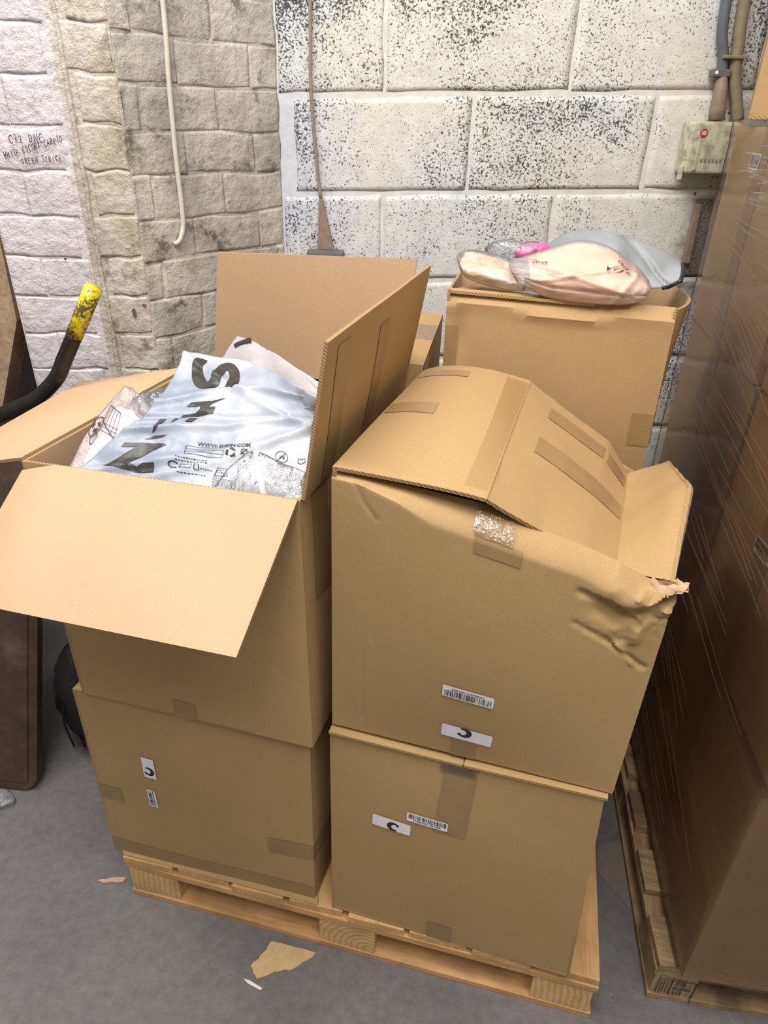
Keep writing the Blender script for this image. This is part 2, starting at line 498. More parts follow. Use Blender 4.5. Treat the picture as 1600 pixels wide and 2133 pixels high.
def wall_block_mat(name, speckle=True):
    """white masonry paint over open-textured concrete block: the pits stay dark"""
    m, nt, b = new_mat(name)
    v = coords(nt)
    pits = noise_(nt, v, 165, 3, 0.68); patch = noise_(nt, v, 3.4, 3, 0.6); tint = noise_(nt, v, 1.7, 2); med = noise_(nt, v, 26, 3)
    base = ramp(nt, tint, [(0.36, lin(216, 213, 200)), (0.48, lin(214, 214, 213)), (0.62, lin(198, 202, 217))])
    shade = ramp(nt, med, [(0.3, g(0.86)), (0.62, g(1.0))])
    col = mixc(nt, 1.0, base.outputs[0], shade.outputs[0], 'MULTIPLY')
    if speckle:
        sep = nt.nodes.new('ShaderNodeSeparateXYZ'); nt.links.new(v, sep.inputs[0])
        # pits: threshold drifts with the patchy paint cover, thinner paint higher up
        zz = nt.nodes.new('ShaderNodeMapRange'); zz.inputs[1].default_value = 1.70; zz.inputs[2].default_value = 2.08; zz.inputs[3].default_value = 0.0; zz.inputs[4].default_value = 0.05
        nt.links.new(sep.outputs[2], zz.inputs[0])
        thr = math_(nt, 'ADD', math_(nt, 'ADD', pits, math_(nt, 'MULTIPLY', math_(nt, 'SUBTRACT', patch, 0.5), 0.5)), zz.outputs[0])
        pm = ramp(nt, thr, [(0.535, g(0)), (0.585, g(0.3)), (0.635, g(1))])
        col = mixc(nt, pm.outputs[0], col, lin(62, 60, 62))
        # unpainted block below the junction box
        xm = nt.nodes.new('ShaderNodeMapRange'); xm.inputs[1].default_value = 0.845; xm.inputs[2].default_value = 0.90
        nt.links.new(math_(nt, 'ADD', sep.outputs[0], math_(nt, 'MULTIPLY', math_(nt, 'SUBTRACT', med, 0.5), 0.12)), xm.inputs[0])
        zm = nt.nodes.new('ShaderNodeMapRange'); zm.inputs[1].default_value = 1.665; zm.inputs[2].default_value = 1.645
        nt.links.new(sep.outputs[2], zm.inputs[0])
        zm2 = nt.nodes.new('ShaderNodeMapRange'); zm2.inputs[1].default_value = 1.30; zm2.inputs[2].default_value = 1.42
        nt.links.new(math_(nt, 'ADD', sep.outputs[2], math_(nt, 'MULTIPLY', math_(nt, 'SUBTRACT', med, 0.5), 0.25)), zm2.inputs[0])
        fac = math_(nt, 'MULTIPLY', math_(nt, 'MULTIPLY', xm.outputs[0], zm.outputs[0]), zm2.outputs[0])
        grey = ramp(nt, pits, [(0.35, lin(84, 76, 72)), (0.6, lin(132, 122, 114))])
        col = mixc(nt, fac, col, grey.outputs[0])
    nt.links.new(col, b.inputs['Base Color']); b.inputs['Roughness'].default_value = 0.62
    if speckle:
        h = math_(nt, 'ADD', math_(nt, 'MULTIPLY', pits, -0.9), math_(nt, 'MULTIPLY', med, 0.8))
    else:
        h = math_(nt, 'ADD', math_(nt, 'MULTIPLY', noise_(nt, v, 55, 3), 0.5), math_(nt, 'MULTIPLY', med, 0.9))
    bump(nt, b, h, 0.35, 0.005)
    M[name] = m
wall_block_mat('block_paint'); wall_block_mat('mortar_paint', False)

def brick_paint(name, c_lo, c_hi, stain, stain_col, grime=0.0):
    m, nt, b = new_mat(name)
    v = coords(nt)
    n1 = noise_(nt, v, 5.5, 4, 0.6); n2 = noise_(nt, v, 34, 4, 0.65); n3 = noise_(nt, v, 12, 5, 0.7)
    r = ramp(nt, n1, [(0.3, c_lo), (0.6, c_hi)])
    s = ramp(nt, n3, [(0.5+stain, g(0)), (0.62+stain, g(1))])
    c = mixc(nt, s.outputs[0], r.outputs[0], stain_col)
    if grime:
        v2 = coords(nt, (1, 1, 0.35)); n4 = noise_(nt, v2, 6, 4)
        r4 = ramp(nt, n4, [(0.38, g(1-grime)), (0.58, g(1))])
        c = mixc(nt, 1.0, c, r4.outputs[0], 'MULTIPLY')
    sh = ramp(nt, n2, [(0.28, g(0.78)), (0.5, g(1))])
    c = mixc(nt, 1.0, c, sh.outputs[0], 'MULTIPLY')
    nt.links.new(c, b.inputs['Base Color']); b.inputs['Roughness'].default_value = 0.55
    bump(nt, b, math_(nt, 'ADD', math_(nt, 'MULTIPLY', n2, 0.9), math_(nt, 'MULTIPLY', n3, 1.3)), 0.75, 0.009)
    M[name] = m
brick_paint('brick_white', lin(198, 190, 190), lin(214, 206, 208), 0.15, lin(150, 140, 132))
brick_paint('brick_stained', lin(180, 170, 146), lin(212, 202, 192), 0.06, lin(112, 98, 74), 0.25)
brick_paint('brick_grimy', lin(176, 170, 156), lin(204, 198, 186), 0.05, lin(112, 106, 98), 0.25)

def dark_board_mat():
    m, nt, b = new_mat('dark_board')
    v = coords(nt); n = noise_(nt, v, 7, 5, 0.65); n2 = noise_(nt, v, 50, 3)
    r = ramp(nt, n, [(0.3, lin(48, 34, 26)), (0.55, lin(74, 54, 42)), (0.75, lin(100, 80, 66))])
    nt.links.new(r.outputs[0], b.inputs['Base Color']); b.inputs['Roughness'].default_value = 0.6
    bump(nt, b, n2, 0.2, 0.004)
    M['dark_board'] = m
dark_board_mat()

# ------------------------------------------------------------------ structure
def struct(o): o['kind'] = 'structure'; return o
fl = struct(mesh_obj('floor', [(-4, -2, 0), (4, -2, 0), (4, 5, 0), (-4, 5, 0), (-4, -2, -0.1), (4, -2, -0.1), (4, 5, -0.1), (-4, 5, -0.1)],
    [(0, 1, 2, 3), (7, 6, 5, 4), (0, 4, 5, 1), (1, 5, 6, 2), (2, 6, 7, 3), (3, 7, 4, 0)], M['concrete_floor']))

YB = 2.2
wb = struct(mesh_obj('wall_back', [(-0.33, YB, 0), (2.4, YB, 0), (2.4, YB+0.2, 0), (-0.33, YB+0.2, 0), (-0.33, YB, 2.9), (2.4, YB, 2.9), (2.4, YB+0.2, 2.9), (-0.33, YB+0.2, 2.9)],
    [(3, 2, 1, 0), (4, 5, 6, 7), (0, 1, 5, 4), (1, 2, 6, 5), (2, 3, 7, 6), (3, 0, 4, 7)], M['mortar_paint']))

def masonry_piece(name, f, ns, nt, depth, n, mats, parent, seed, amp):
    """one brick or block: front face f(s,t) proud by depth along n, edges rounded and uneven"""
    vs = []; fs = []
    for j in range(nt+1):
        for i in range(ns+1):
            cr_ = lambda i_, n_, e_: 0.0 if i_ == 0 else (1.0 if i_ == n_ else (e_+(1-2*e_)*(i_-1)/(n_-2)))
            s, t = cr_(i, ns, 0.035), cr_(j, nt, 0.06)
            p = f(s, t)
            edge = i in (0, ns) or j in (0, nt)
            k = depth*(0.3 if edge else 1.0)+amp*nz(p, 9, seed)
            w = Vector((nz(p, 14, seed+1), 0, nz(p, 14, seed+2)))*0.007 if edge else Vector((0, 0, 0))
            vs.append(p+n*max(k, 0.0008)+w)
    B = len(vs)
    rim = []
    for i in range(ns+1): rim.append(i)
    for j in range(1, nt+1): rim.append(j*(ns+1)+ns)
    for i in range(ns-1, -1, -1): rim.append(nt*(ns+1)+i)
    for j in range(nt-1, 0, -1): rim.append(j*(ns+1))
    for r in rim: vs.append(vs[r]-n*0.03)
    for j in range(nt):
        for i in range(ns):
            a = j*(ns+1)+i; fs.append((a, a+1, a+ns+2, a+ns+1))
    L = len(rim)
    for k in range(L): fs.append((rim[k], B+k, B+(k+1) % L, rim[(k+1) % L]))
    return mesh_obj(name, vs, fs, mats, parent, smooth=True)

# concrete blocks of the back wall, each its own piece, courses running very slightly uphill to the right
CH = 0.2445
for r in range(-1, 9):
    z0 = 1.648-6*CH+(r-1)*CH
    off = -0.335+(0.055 if r % 2 else 0.31)-0.5
    x = off
    while x < 2.3:
        x0 = max(x, -0.318)+0.006; x1 = min(x+0.5, 2.38)-0.006
        if x1-x0 > 0.03:
            def f(s, t, x0=x0, x1=x1, z0=z0):
                xx = x0+(x1-x0)*s
                return Vector((xx, YB, max(z0+0.007+(CH-0.014)*t+0.028*(xx-0.2), 0.004)))
            if z0+CH > 0.02:
                masonry_piece('block', f, 8, 6, 0.0016, Vector((0, -1, 0)), M['block_paint'], wb, r*3.1+x, 0.0014)
        x += 0.5

# pier at the left: front, stained strip, splayed side
PL = (-0.985, 1.85); P1 = (-0.768, 1.85); P2 = (-0.632, 1.85); PQ = (-0.318, YB)
plan = [PL, P1, P2, PQ, (-0.318, YB+0.2), (-0.985, YB+0.2)]
vs = [(x, y, 0) for x, y in plan]+[(x, y, 2.9) for x, y in plan]
n_ = len(plan)
fs = [tuple(range(n_-1, -1, -1)), tuple(range(n_, 2*n_))]+[(i, (i+1) % n_, (i+1) % n_+n_, i+n_) for i in range(n_)]
pier_mat = M['brick_grimy']
wl = struct(mesh_obj('wall_left', vs, fs, [M['brick_stained'], M['brick_white'], M['brick_grimy']], mi=[0, 0, 1, 0, 2, 0, 0, 0]))
BH = 0.0985
def brick_run(a, b, zoff, mat, start, blen, nrm, depth, amp, seed):
    L = math.hypot(b[0]-a[0], b[1]-a[1])
    for r in range(24):
        z0 = zoff+r*BH
        x = -blen+start+(blen/2 if r % 2 else 0)
        while x < L:
            s0 = max(x, 0)+0.0022; s1 = min(x+blen, L)-0.0022
            if s1-s0 > 0.025 and z0 < 2.4:
                def f(s, t, s0=s0, s1=s1, z0=z0):
                    k = (s0+(s1-s0)*s)/L
                    return Vector((a[0]+(b[0]-a[0])*k, a[1]+(b[1]-a[1])*k, max(z0+0.0028+(BH-0.0056)*t+0.009*nz((k*3.5, r+t, seed), 0.9), 0.003)))
                masonry_piece('brick', f, 6, 5, depth, nrm, mat, wl, seed+r*1.7+x*5, amp)
            x += blen
nside = Vector((PQ[1]-P2[1], -(PQ[0]-P2[0]), 0)).normalized()
brick_run(PL, (P1[0]-0.006, P1[1]), 0.03, M['brick_white'], 0.09, 0.215, Vector((0, -1, 0)), 0.0016, 0.0026, 1)
brick_run((P1[0]+0.022, P1[1]), P2, 0.035, M['brick_stained'], 0.02, 0.21, Vector((0, -1, 0)), 0.0014, 0.0034, 5)
brick_run(P2, PQ, 0.02, M['brick_grimy'], 0.05, 0.22, nside, 0.0014, 0.0036, 9)
# ridge of old plaster running down the joint between the two leaves
rp = [Vector((P1[0]+0.022+0.006*nz((0, 0, z*0.1), 7, 3), P1[1]-0.001, z*0.06)) for z in range(0, 46)]
tube('plaster_ridge', rp, [0.006+0.003*nz((i, 0, 0), 0.7) for i in range(46)], M['brick_stained'], wl, n=8)

def wall_spot(c_, right, nrm_, rx, rz, mat, parent, name):
    up = Vector((0, 0, 1)); n = 12
    mesh_obj(name, [c_+right*(rx*(1+0.3*math.sin(3*k))*math.cos(2*math.pi*k/n))+up*(rz*math.sin(2*math.pi*k/n))+nrm_*0.006 for k in range(n)], [tuple(range(n))], mat, parent)
wall_spot(Vector((-0.675, 1.85, 1.372)), Vector((1, 0, 0)), Vector((0, -1, 0)), 0.005, 0.013, M['rust'], wl, 'rust_spot')
wall_spot(Vector((-0.645, 1.85, 1.392)), Vector((1, 0, 0)), Vector((0, -1, 0)), 0.006, 0.004, M['rust'], wl, 'rust_spot')
wall_spot(Vector((-0.83, 1.85, 1.505)), Vector((1, 0, 0)), Vector((0, -1, 0)), 0.003, 0.003, M['ink'], wl, 'screw_hole')
wall_spot(Vector((0.875, YB, 1.662)), Vector((1, 0, 0)), Vector((0, -1, 0)), 0.0035, 0.0035, M['rust'], wb, 'rust_spot')
wall_spot(Vector((0.255, YB, 2.03)), Vector((1, 0, 0)), Vector((0, -1, 0)), 0.003, 0.004, M['ink'], wb, 'screw_hole')

# far wall behind the opening at the left, the opening's darkness put into its colour
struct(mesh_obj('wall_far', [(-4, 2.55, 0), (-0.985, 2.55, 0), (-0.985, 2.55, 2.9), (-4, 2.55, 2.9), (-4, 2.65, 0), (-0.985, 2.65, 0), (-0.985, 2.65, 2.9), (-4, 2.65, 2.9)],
    [(0, 1, 2, 3), (7, 6, 5, 4), (0, 4, 5, 1), (1, 5, 6, 2), (2, 6, 7, 3), (3, 7, 4, 0)], M['void_shade']))

# handwriting on the pier (single-stroke capitals)
GL = {'C': [[(.9, .85), (.5, 1), (.1, .7), (.1, .3), (.5, 0), (.9, .12)]], '7': [[(.1, 1), (.9, 1), (.45, 0)], [(.3, .5), (.8, .52)]],
      '2': [[(.1, .8), (.4, 1), (.8, .85), (.7, .5), (.1, 0), (.95, .05)]], 'D': [[(.15, 0), (.15, 1), (.6, .95), (.9, .55), (.65, .1), (.1, 0)]],
      'N': [[(.1, 0), (.15, 1), (.8, 0), (.9, 1)]], 'W': [[(.0, 1), (.25, 0), (.5, .7), (.75, 0), (1, 1)]], 'H': [[(.15, 1), (.1, 0)], [(.85, 1), (.85, 0)], [(.1, .5), (.85, .52)]],
      'I': [[(.5, 1), (.5, 0)]], 'T': [[(.05, 1), (.95, 1)], [(.5, 1), (.5, 0)]], 'E': [[(.85, 1), (.15, .95), (.12, 0), (.85, .05)], [(.12, .5), (.7, .52)]],
      'S': [[(.85, .9), (.4, 1), (.15, .75), (.75, .35), (.6, .02), (.1, .1)]], 'O': [[(.5, 1), (.1, .6), (.3, .05), (.75, .1), (.9, .6), (.5, 1)]],
      'R': [[(.15, 0), (.15, 1), (.75, .9), (.7, .55), (.15, .5), (.85, 0)]], 'A': [[(.05, 0), (.45, 1), (.9, 0)], [(.2, .4), (.75, .4)]],
      'B': [[(.15, 0), (.15, 1), (.7, .9), (.6, .55), (.15, .52), (.8, .4), (.7, .05), (.15, 0)]], 'G': [[(.9, .85), (.5, 1), (.1, .6), (.25, .05), (.8, .1), (.85, .45), (.5, .45)]],
      'K': [[(.15, 1), (.15, 0)], [(.85, 1), (.15, .45), (.85, 0)]], ' ': []}
def scrawl(body, x, z, w, h, slope, wid):
    parts = []
    for i, ch in enumerate(body):
        jx, jz, js = random.uniform(-.1, .1)*w, random.uniform(-.12, .12)*h, random.uniform(.85, 1.12)
        for st in GL[ch]:
            pts = [(x+i*w*1.25+px*w*js+jx, z+slope*i*w*1.25+pz*h*js+jz) for px, pz in st]
            parts.append(stroke2d([pts[0]]+[((a[0]+b[0])/2, (a[1]+b[1])/2) if k else b for a, b in zip(pts, pts[1:]) for k in (1, 0)], wid))
    return merge2d(parts)
def wall_print(pf, name):
    return mesh_obj(name, [Vector((x, 1.8405, z)) for x, z in pf[0]], pf[1], M['ink'], wl)
wall_print(scrawl('C72 DNC', -0.905, 1.766, 0.0095, 0.017, 0.03, 0.0018), 'handwriting')
wall_print(scrawl('WHITE ESCORT CABRIO', -0.925, 1.733, 0.0062, 0.014, 0.26, 0.0015), 'handwriting')
wall_print(scrawl('GREEN STRIKE', -0.886, 1.722, 0.0066, 0.013, 0.08, 0.0015), 'handwriting')

# ------------------------------------------------------------------ pallets
def pallet(T, label, base, wv, wu, we, x0, y0, LX, LY, nb, h_top, gap_board=0.136, shift=None):
    t = thing('pallet', label, 'pallet', T((base[0], base[1], 0)), 'wooden pallets on the floor')
    yb = [y0, y0+LY/2-0.05, y0+LY-0.1]
    for k in range(3):                                         # bottom runners under the blocks
        box_in(T, 'bottom_board', x0, x0+LX, yb[k], yb[k]+0.1, 0.0, 0.021, wu, t, bevel=0.002, jit=0.002)
    for k, xx in enumerate((x0, x0+LX/2-0.0725, x0+LX-0.145)):
        for yy in yb:
            o = box_in(T, 'block', xx+(0.004 if k == 0 else 0), xx+0.145-(0.006 if k == 2 else 0), yy+0.002, yy+0.098, 0.021, 0.115, we, t, bevel=0.003, jit=0.003)
    for k in range(3):
        box_in(T, 'stringer', x0, x0+LX, yb[k], yb[k]+0.1, 0.115, 0.137, wu, t, bevel=0.002, jit=0.002)
    p = (LX-gap_board)/(nb-1)
    for k in range(nb):
        a = x0+k*p
        d = shift(k) if shift else 0
        box_in(T, 'top_board', a, a+gap_board, y0+d, y0+LY+random.uniform(-.004, .004), 0.137, h_top, wv, t, bevel=0.0025, jit=0.003)
    return t
def WP(p): return W((p[0], p[1]+0.020*(1-p[0]/1.2), p[2]))
pal1 = pallet(WP, 'pale new pine pallet carrying the pile of loose cardboard boxes', (0.6, 0.5), M['pine_v'], M['pine_u'], M['block_end'], 0, 0, 1.2, 0.95, 8, 0.161, shift=lambda k: 0.004*((k*3) % 2))
def T2(p): return W2((p[1]-0.04, p[0]+0.03, p[2]))            # long side runs away from the camera
def pallet_right():
    t = thing('pallet', 'older dirt-stained pallet under the film-wrapped boxes, stamped corner block', 'pallet', W2((0.4, 0.6, 0)), 'wooden pallets on the floor')
    r0, w0, LR, LW = -0.045, 0.022, 1.0, 1.2
    rb = [r0, r0+LR/2-0.05, r0+LR-0.1]
    for k in range(3): box_in(W2, 'bottom_board', rb[k], rb[k]+0.1, w0, w0+LW, 0, 0.021, M['old_pine_v'], t, bevel=0.002, jit=0.002)
    for yy in (w0, w0+LW-0.1): box_in(W2, 'bottom_board', r0+0.1, r0+LR-0.1, yy, yy+0.1, 0, 0.021, M['old_pine_u'], t, bevel=0.002, jit=0.002)
    blk = []
    for rr in rb:
        for ww in (w0, w0+LW/2-0.0725, w0+LW-0.145):
            blk.append(box_in(W2, 'block', rr+0.002, rr+0.102, ww+0.002, ww+0.143, 0.021, 0.1, M['old_block_end'], t, bevel=0.003, jit=0.003))
    for k in range(3): box_in(W2, 'stringer', rb[k], rb[k]+0.1, w0, w0+LW, 0.1, 0.121, M['old_pine_v'], t, bevel=0.002, jit=0.003)
    for k in range(7):
        a = w0+k*(LW-0.12)/6
        box_in(W2, 'top_board', r0+random.uniform(-.004, .012), r0+LR, a, a+0.12, 0.121, 0.148, M['old_pine_u'], t, bevel=0.0025, jit=0.004)
    # branded stamp on the corner block
    def f(s, tt): return W2((r0+0.002+0.1*s, w0+0.0005, 0.021+0.079*tt))
    parts = [stroke2d([(0.12, 0.12), (0.12, 0.9)], 0.02), stroke2d([(0.12, 0.9), (0.95, 0.9)], 0.03), stroke2d([(0.95, 0.9), (0.95, 0.1)], 0.03), stroke2d([(0.95, 0.1), (0.12, 0.1)], 0.02),
             stroke2d([(0.42, 0.1), (0.42, 0.9)], 0.03)]
    for x in (0.18, 0.25, 0.32): parts.append(stroke2d([(x, 0.2), (x, 0.8)], 0.02))
    parts += [xf2d(text2d('GB', 0.24, 0.004), sx=0.8, dx=0.62, dy=0.74), xf2d(text2d('FC081', 0.22, 0.004), sx=0.72, dx=0.685, dy=0.48), xf2d(text2d('HT', 0.22, 0.004), sx=0.8, dx=0.62, dy=0.23)]
    pf = merge2d(parts)
    decal('stamp', f, pf[0], pf[1], 0.0016, M['ink'], blk[0])
    return t
pallet_right()

# ------------------------------------------------------------------ cardboard boxes
def barcode2d(w, h, rs, txt, flip=False):
    parts = []
    x = -w/2+0.004
    rnd = random.Random(rs)
    y0, y1 = (-h/2+0.003, h/2-0.010) if flip else (-h/2+0.010, h/2-0.003)
    while x < w/2-0.005:
        b = rnd.choice((0.0006, 0.0012, 0.0018)); parts.append(rect2d(x, y0, x+b, y1)); x += b+rnd.choice((0.0007, 0.0012, 0.002))
    tx = text2d(txt, 0.0062, 0.0001)
    parts.append(xf2d(tx, rot=math.pi if flip else 0, dy=(h/2-0.006) if flip else (-h/2+0.006)))
    return merge2d(parts)
def rounded2d(w, h, r, n=4):
    pts = []
    for cx, cy, a in ((w/2-r, h/2-r, 0), (-w/2+r, h/2-r, 90), (-w/2+r, -h/2+r, 180), (w/2-r, -h/2+r, 270)):
        for i in range(n+1):
            q = math.radians(a+90*i/n); pts.append((cx+r*math.cos(q), cy+r*math.sin(q)))
    return pts, [tuple(range(len(pts)))]
def on_panel(f, s, t, rot=0.0, flip=1):
    """metres -> panel coordinates around (s,t)"""
    e = 1e-3
    ls = (f(s+e, t)-f(s-e, t)).length/(2*e); lt = (f(s, t+e)-f(s, t-e)).length/(2*e)
    c, sn = math.cos(rot), math.sin(rot)
    return lambda x, y: (s+(x*c-y*sn)/ls, t+(x*sn+y*c)/lt)
def label_on(f, s, t, w, h, rot, parent, kind, rs=1, txt='CFGB26033110010006', flip=False, bend=None):
    mp = on_panel(f, s, t, rot)
    base = fine(rounded2d(w, h, 0.003), 0.03)
    lab = decal('barcode_label' if kind == 'bar' else 'letter_label', f, [mp(x, y) for x, y in base[0]], base[1], 0.0028, M['label_white'], parent)
    if kind == 'bar':
        pf = barcode2d(w, h, rs, txt, flip)
        decal('barcode_print', f, [mp(x, y) for x, y in pf[0]], pf[1], 0.0034, M['ink'], lab)
    else:
        k = 0.021
        arc = [(k*0.5*math.cos(math.radians(a)), k*0.5*math.sin(math.radians(a))) for a in range(48, 318, 15)]
        st = stroke2d(arc, k*0.34, lambda q: 0.62+0.75*math.sin(math.pi*q)**1.5)
        ball = [(k*0.36+k*0.17*math.cos(a*0.6283), k*0.33+k*0.17*math.sin(a*0.6283)) for a in range(10)]
        pf = merge2d([st, (ball, [tuple(range(10))])])
        pf = xf2d(pf, rot=rs, dx=bend[0] if bend else 0, dy=bend[1] if bend else 0)
        decal('letter_print', f, [mp(x, y) for x, y in pf[0]], pf[1], 0.0034, M['ink'], lab)
    return lab

GB = 'cardboard boxes on the left pallet'
TH = 0.006
def panels(t, b, p, T=W, bulge=(0, 0, 0, 0), rough=0.003, seed=0.0, mats=None, floor_=True, names=True):
    """four walls from bottom corners b and top corners p (FL FR BR BL); returns wall functions"""
    mats = mats or KR
    F = []
    for k in range(4):
        a, c = k, (k+1) % 4
        f = bil(b[a], b[c], p[c], p[a], bulge[k], rough, seed+k, T)
        F.append(f)
        sheet('side_panel', f, 14, 14, TH, mats, t)
    if floor_:
        f = bil(b[3], b[2], b[1], b[0], 0, 0, 0, T)
        sheet('bottom_panel', f, 2, 2, TH, mats, t)
    return F

# bottom left, lying on its side
t = thing('cardboard_box', 'closed kraft box under the open box, its two stickers turned on end', 'box', W((0.25, 0.27, 0.15)), GB)
b = [(-0.029, 0.03, 0.1635), (0.52, 0.025, 0.1635), (0.545, 0.5, 0.1635), (0.0, 0.5, 0.1635)]
p = [(-0.024, 0.03, 0.735), (0.528, 0.02, 0.735), (0.55, 0.5, 0.735), (0.005, 0.5, 0.735)]
F = panels(t, b, p, bulge=(0.008, 0.014, 0, 0), seed=1)
sheet('top_panel', bil(p[0], p[1], p[2], p[3]), 6, 6, TH, KR, t)
tape(F[0], 0.80, 1.0, 0.29, 0.385, t); tape(F[1], 0.0, 0.35, 0.29, 0.385, t); tape(F[0], 0.0, 0.12, 0.375, 0.46, t)
tape(F[0], 0.0, 1.0, 0.0, 0.10, t, eps=0.0009)
label_on(F[0], 0.292, 0.655, 0.066, 0.032, math.pi/2, t, 'let', rs=math.pi*0.5, bend=(-0.010, 0.002))
label_on(F[0], 0.278, 0.465, 0.062, 0.022, math.pi/2, t, 'bar', 3)
# lower edge lifting off the boards: folded bottom flap showing along the front
fb = bil((0.0, 0.022, 0.166), (0.53, 0.015, 0.166), (0.525, 0.028, 0.180), (-0.01, 0.032, 0.175))
sheet('flap', fb, 10, 2, 0.004, KR, t)

# bottom right
t = thing('cardboard_box', 'closed kraft box under the bulging one, two stickers upright on its face', 'box', W((0.85, 0.27, 0.15)), GB)
b = [(0.565, 0.02, 0.1635), (1.129, -0.006, 0.1635), (1.16, 0.5, 0.1635), (0.59, 0.5, 0.1635)]
p = [(0.571, 0.02, 0.772), (1.100, -0.014, 0.778), (1.15, 0.5, 0.77), (0.60, 0.5, 0.77)]
F = panels(t, b, p, bulge=(0.008, 0.006, 0, 0.004), seed=4)
m0, m1 = (0.84, -0.002, 0.778), (0.875, 0.5, 0.775)
lf = bil((0.571, 0.012, 0.781), m0, m1, (0.60, 0.5, 0.778), 0.002); sheet('flap', lf, 8, 6, TH, KR, t)
rf = bil((0.843, -0.004, 0.781), (1.105, -0.018, 0.785), (1.15, 0.5, 0.778), (0.878, 0.5, 0.778), 0.002); sheet('flap', rf, 8, 6, TH, KR, t)
sheet('flap', bil((0.575, 0.018, 0.773), (1.1, -0.01, 0.773), (1.1, 0.24, 0.772), (0.58, 0.26, 0.772)), 4, 4, TH, KR, t)
tape(F[0], 0.435, 0.555, 0.66, 1.0, t, M['tape'], skew=0.03); tape(F[0], 0.415, 0.52, 0.0, 0.105, t)
tape(F[0], 0.43, 0.56, 0.955, 1.005, t, M['tape_shiny'], eps=0.003)
label_on(F[0], 0.395, 0.70, 0.086, 0.026, -0.02, t, 'bar', 5)
label_on(F[0], 0.255, 0.632, 0.084, 0.034, -0.03, t, 'let', rs=0.0, bend=(0.006, -0.004))

# upper left, open
t_open = t = thing('cardboard_box', 'open kraft box with four raised flaps, full of plastic clothing bags', 'box', W((0.28, 0.27, 0.74)), GB)
b = [(0.008, 0.021, 0.738), (0.54, 0.002, 0.738), (0.578, 0.5, 0.742), (0.04, 0.5, 0.742)]
p = [(0.0, 0.034, 1.292), (0.533, 0.012, 1.30), (0.592, 0.53, 1.315), (0.07, 0.55, 1.305)]
F = panels(t, b, p, bulge=(0.004, 0.010, 0, 0.004), seed=7)
# flaps (outer skin first: normal away from the printed inside)
def flap(a, b_, c, d, bend=0.0, rough=0.003, seed=0, ns=14, nt=10, curl=None, mats=None):
    f0 = bil(a, b_, c, d, bend, rough, seed)
    f = f0 if curl is None else (lambda s, tt: f0(s, tt)+curl(s, tt))
    sheet('flap', f, ns, nt, TH, mats or [M['kraft_inner'], M['kraft_edge'], M['kraft']], t)
    return f
# front flap, hanging out and down; its inside faces up
flap((-0.034, -0.185, 1.145), (0.505, -0.208, 1.152), (0.530, 0.010, 1.303), (-0.002, 0.032, 1.296), 0.004, seed=2,
     curl=lambda s, q: Vector((0, 0, -0.035*max(0, 0.14-s)/0.14*max(0, 1-q*0.4)**1.0)))
# left flap, out to the side, sagging at its outer edge
flap((-0.225, 0.52, 1.250), (-0.245, 0.06, 1.232), (-0.004, 0.040, 1.296), (0.066, 0.55, 1.310), 0.012, seed=3)
# right flap, standing up
f_r = flap((0.592, 0.53, 1.315), (0.535, 0.014, 1.302), (0.583, 0.008, 1.567), (0.640, 0.522, 1.584), -0.004, seed=4)
# back flap, standing up
flap((0.135, 0.548, 1.312), (0.59, 0.534, 1.318), (0.612, 0.548, 1.588), (0.182, 0.528, 1.580), 0.002, seed=5)
def f_ro(s, q): return f_r(1-s, q)-normal_of(f_r, 1-s, q)*TH
for s0, s1 in ((0.10, 0.20), (0.46, 0.55)):
    tape(f_ro, s0, s1, 0.0, 0.93 if s0 < 0.4 else 0.85, t, skew=-0.03)
tape(F[0], 0.425, 0.52, 0.0, 0.085, t); tape(F[1], 0.08, 0.2, 0.6, 1.0, t)

# upper right, sagging and crushed at one corner
t = thing('cardboard_box', 'bulging taped kraft box with caved-in lid and crushed torn corner', 'box', W((0.86, 0.27, 0.79)), GB)
def interp(tab, x):
    for k in range(len(tab)-1):
        if x <= tab[k+1][0] or k == len(tab)-2:
            a, b_ = tab[k], tab[k+1]; q = (x-a[0])/(b_[0]-a[0])
            return [a[i]+(b_[i]-a[i])*q for i in range(1, len(a))]
TOP = [(0, .590, .024, 1.360), (.18, .69, .028, 1.347), (.43, .821, .030, 1.330), (.60, .912, .028, 1.300), (.84, 1.038, .020, 1.268), (.93, 1.085, .020, 1.246), (1.0, 1.127, -.002, 1.254)]
FOLD = [(0, .588, .010, 1.35), (.10, .637, -.004, 1.352), (.21, .701, -.015, 1.334), (.31, .754, -.016, 1.304), (.45, .829, -.016, 1.286), (.58, .903, -.016, 1.268), (.72, .976, -.016, 1.250), (.88, 1.06, -.014, 1.222), (1.0, 1.122, -.01, 1.215)]
BOT = [(0, .574, .027, .789), (1.0, 1.113, -.008, .789)]
TL_ = [(.70, .835), (.806, .838), (.899, .846), (.955, .879), (1.0, .985)]
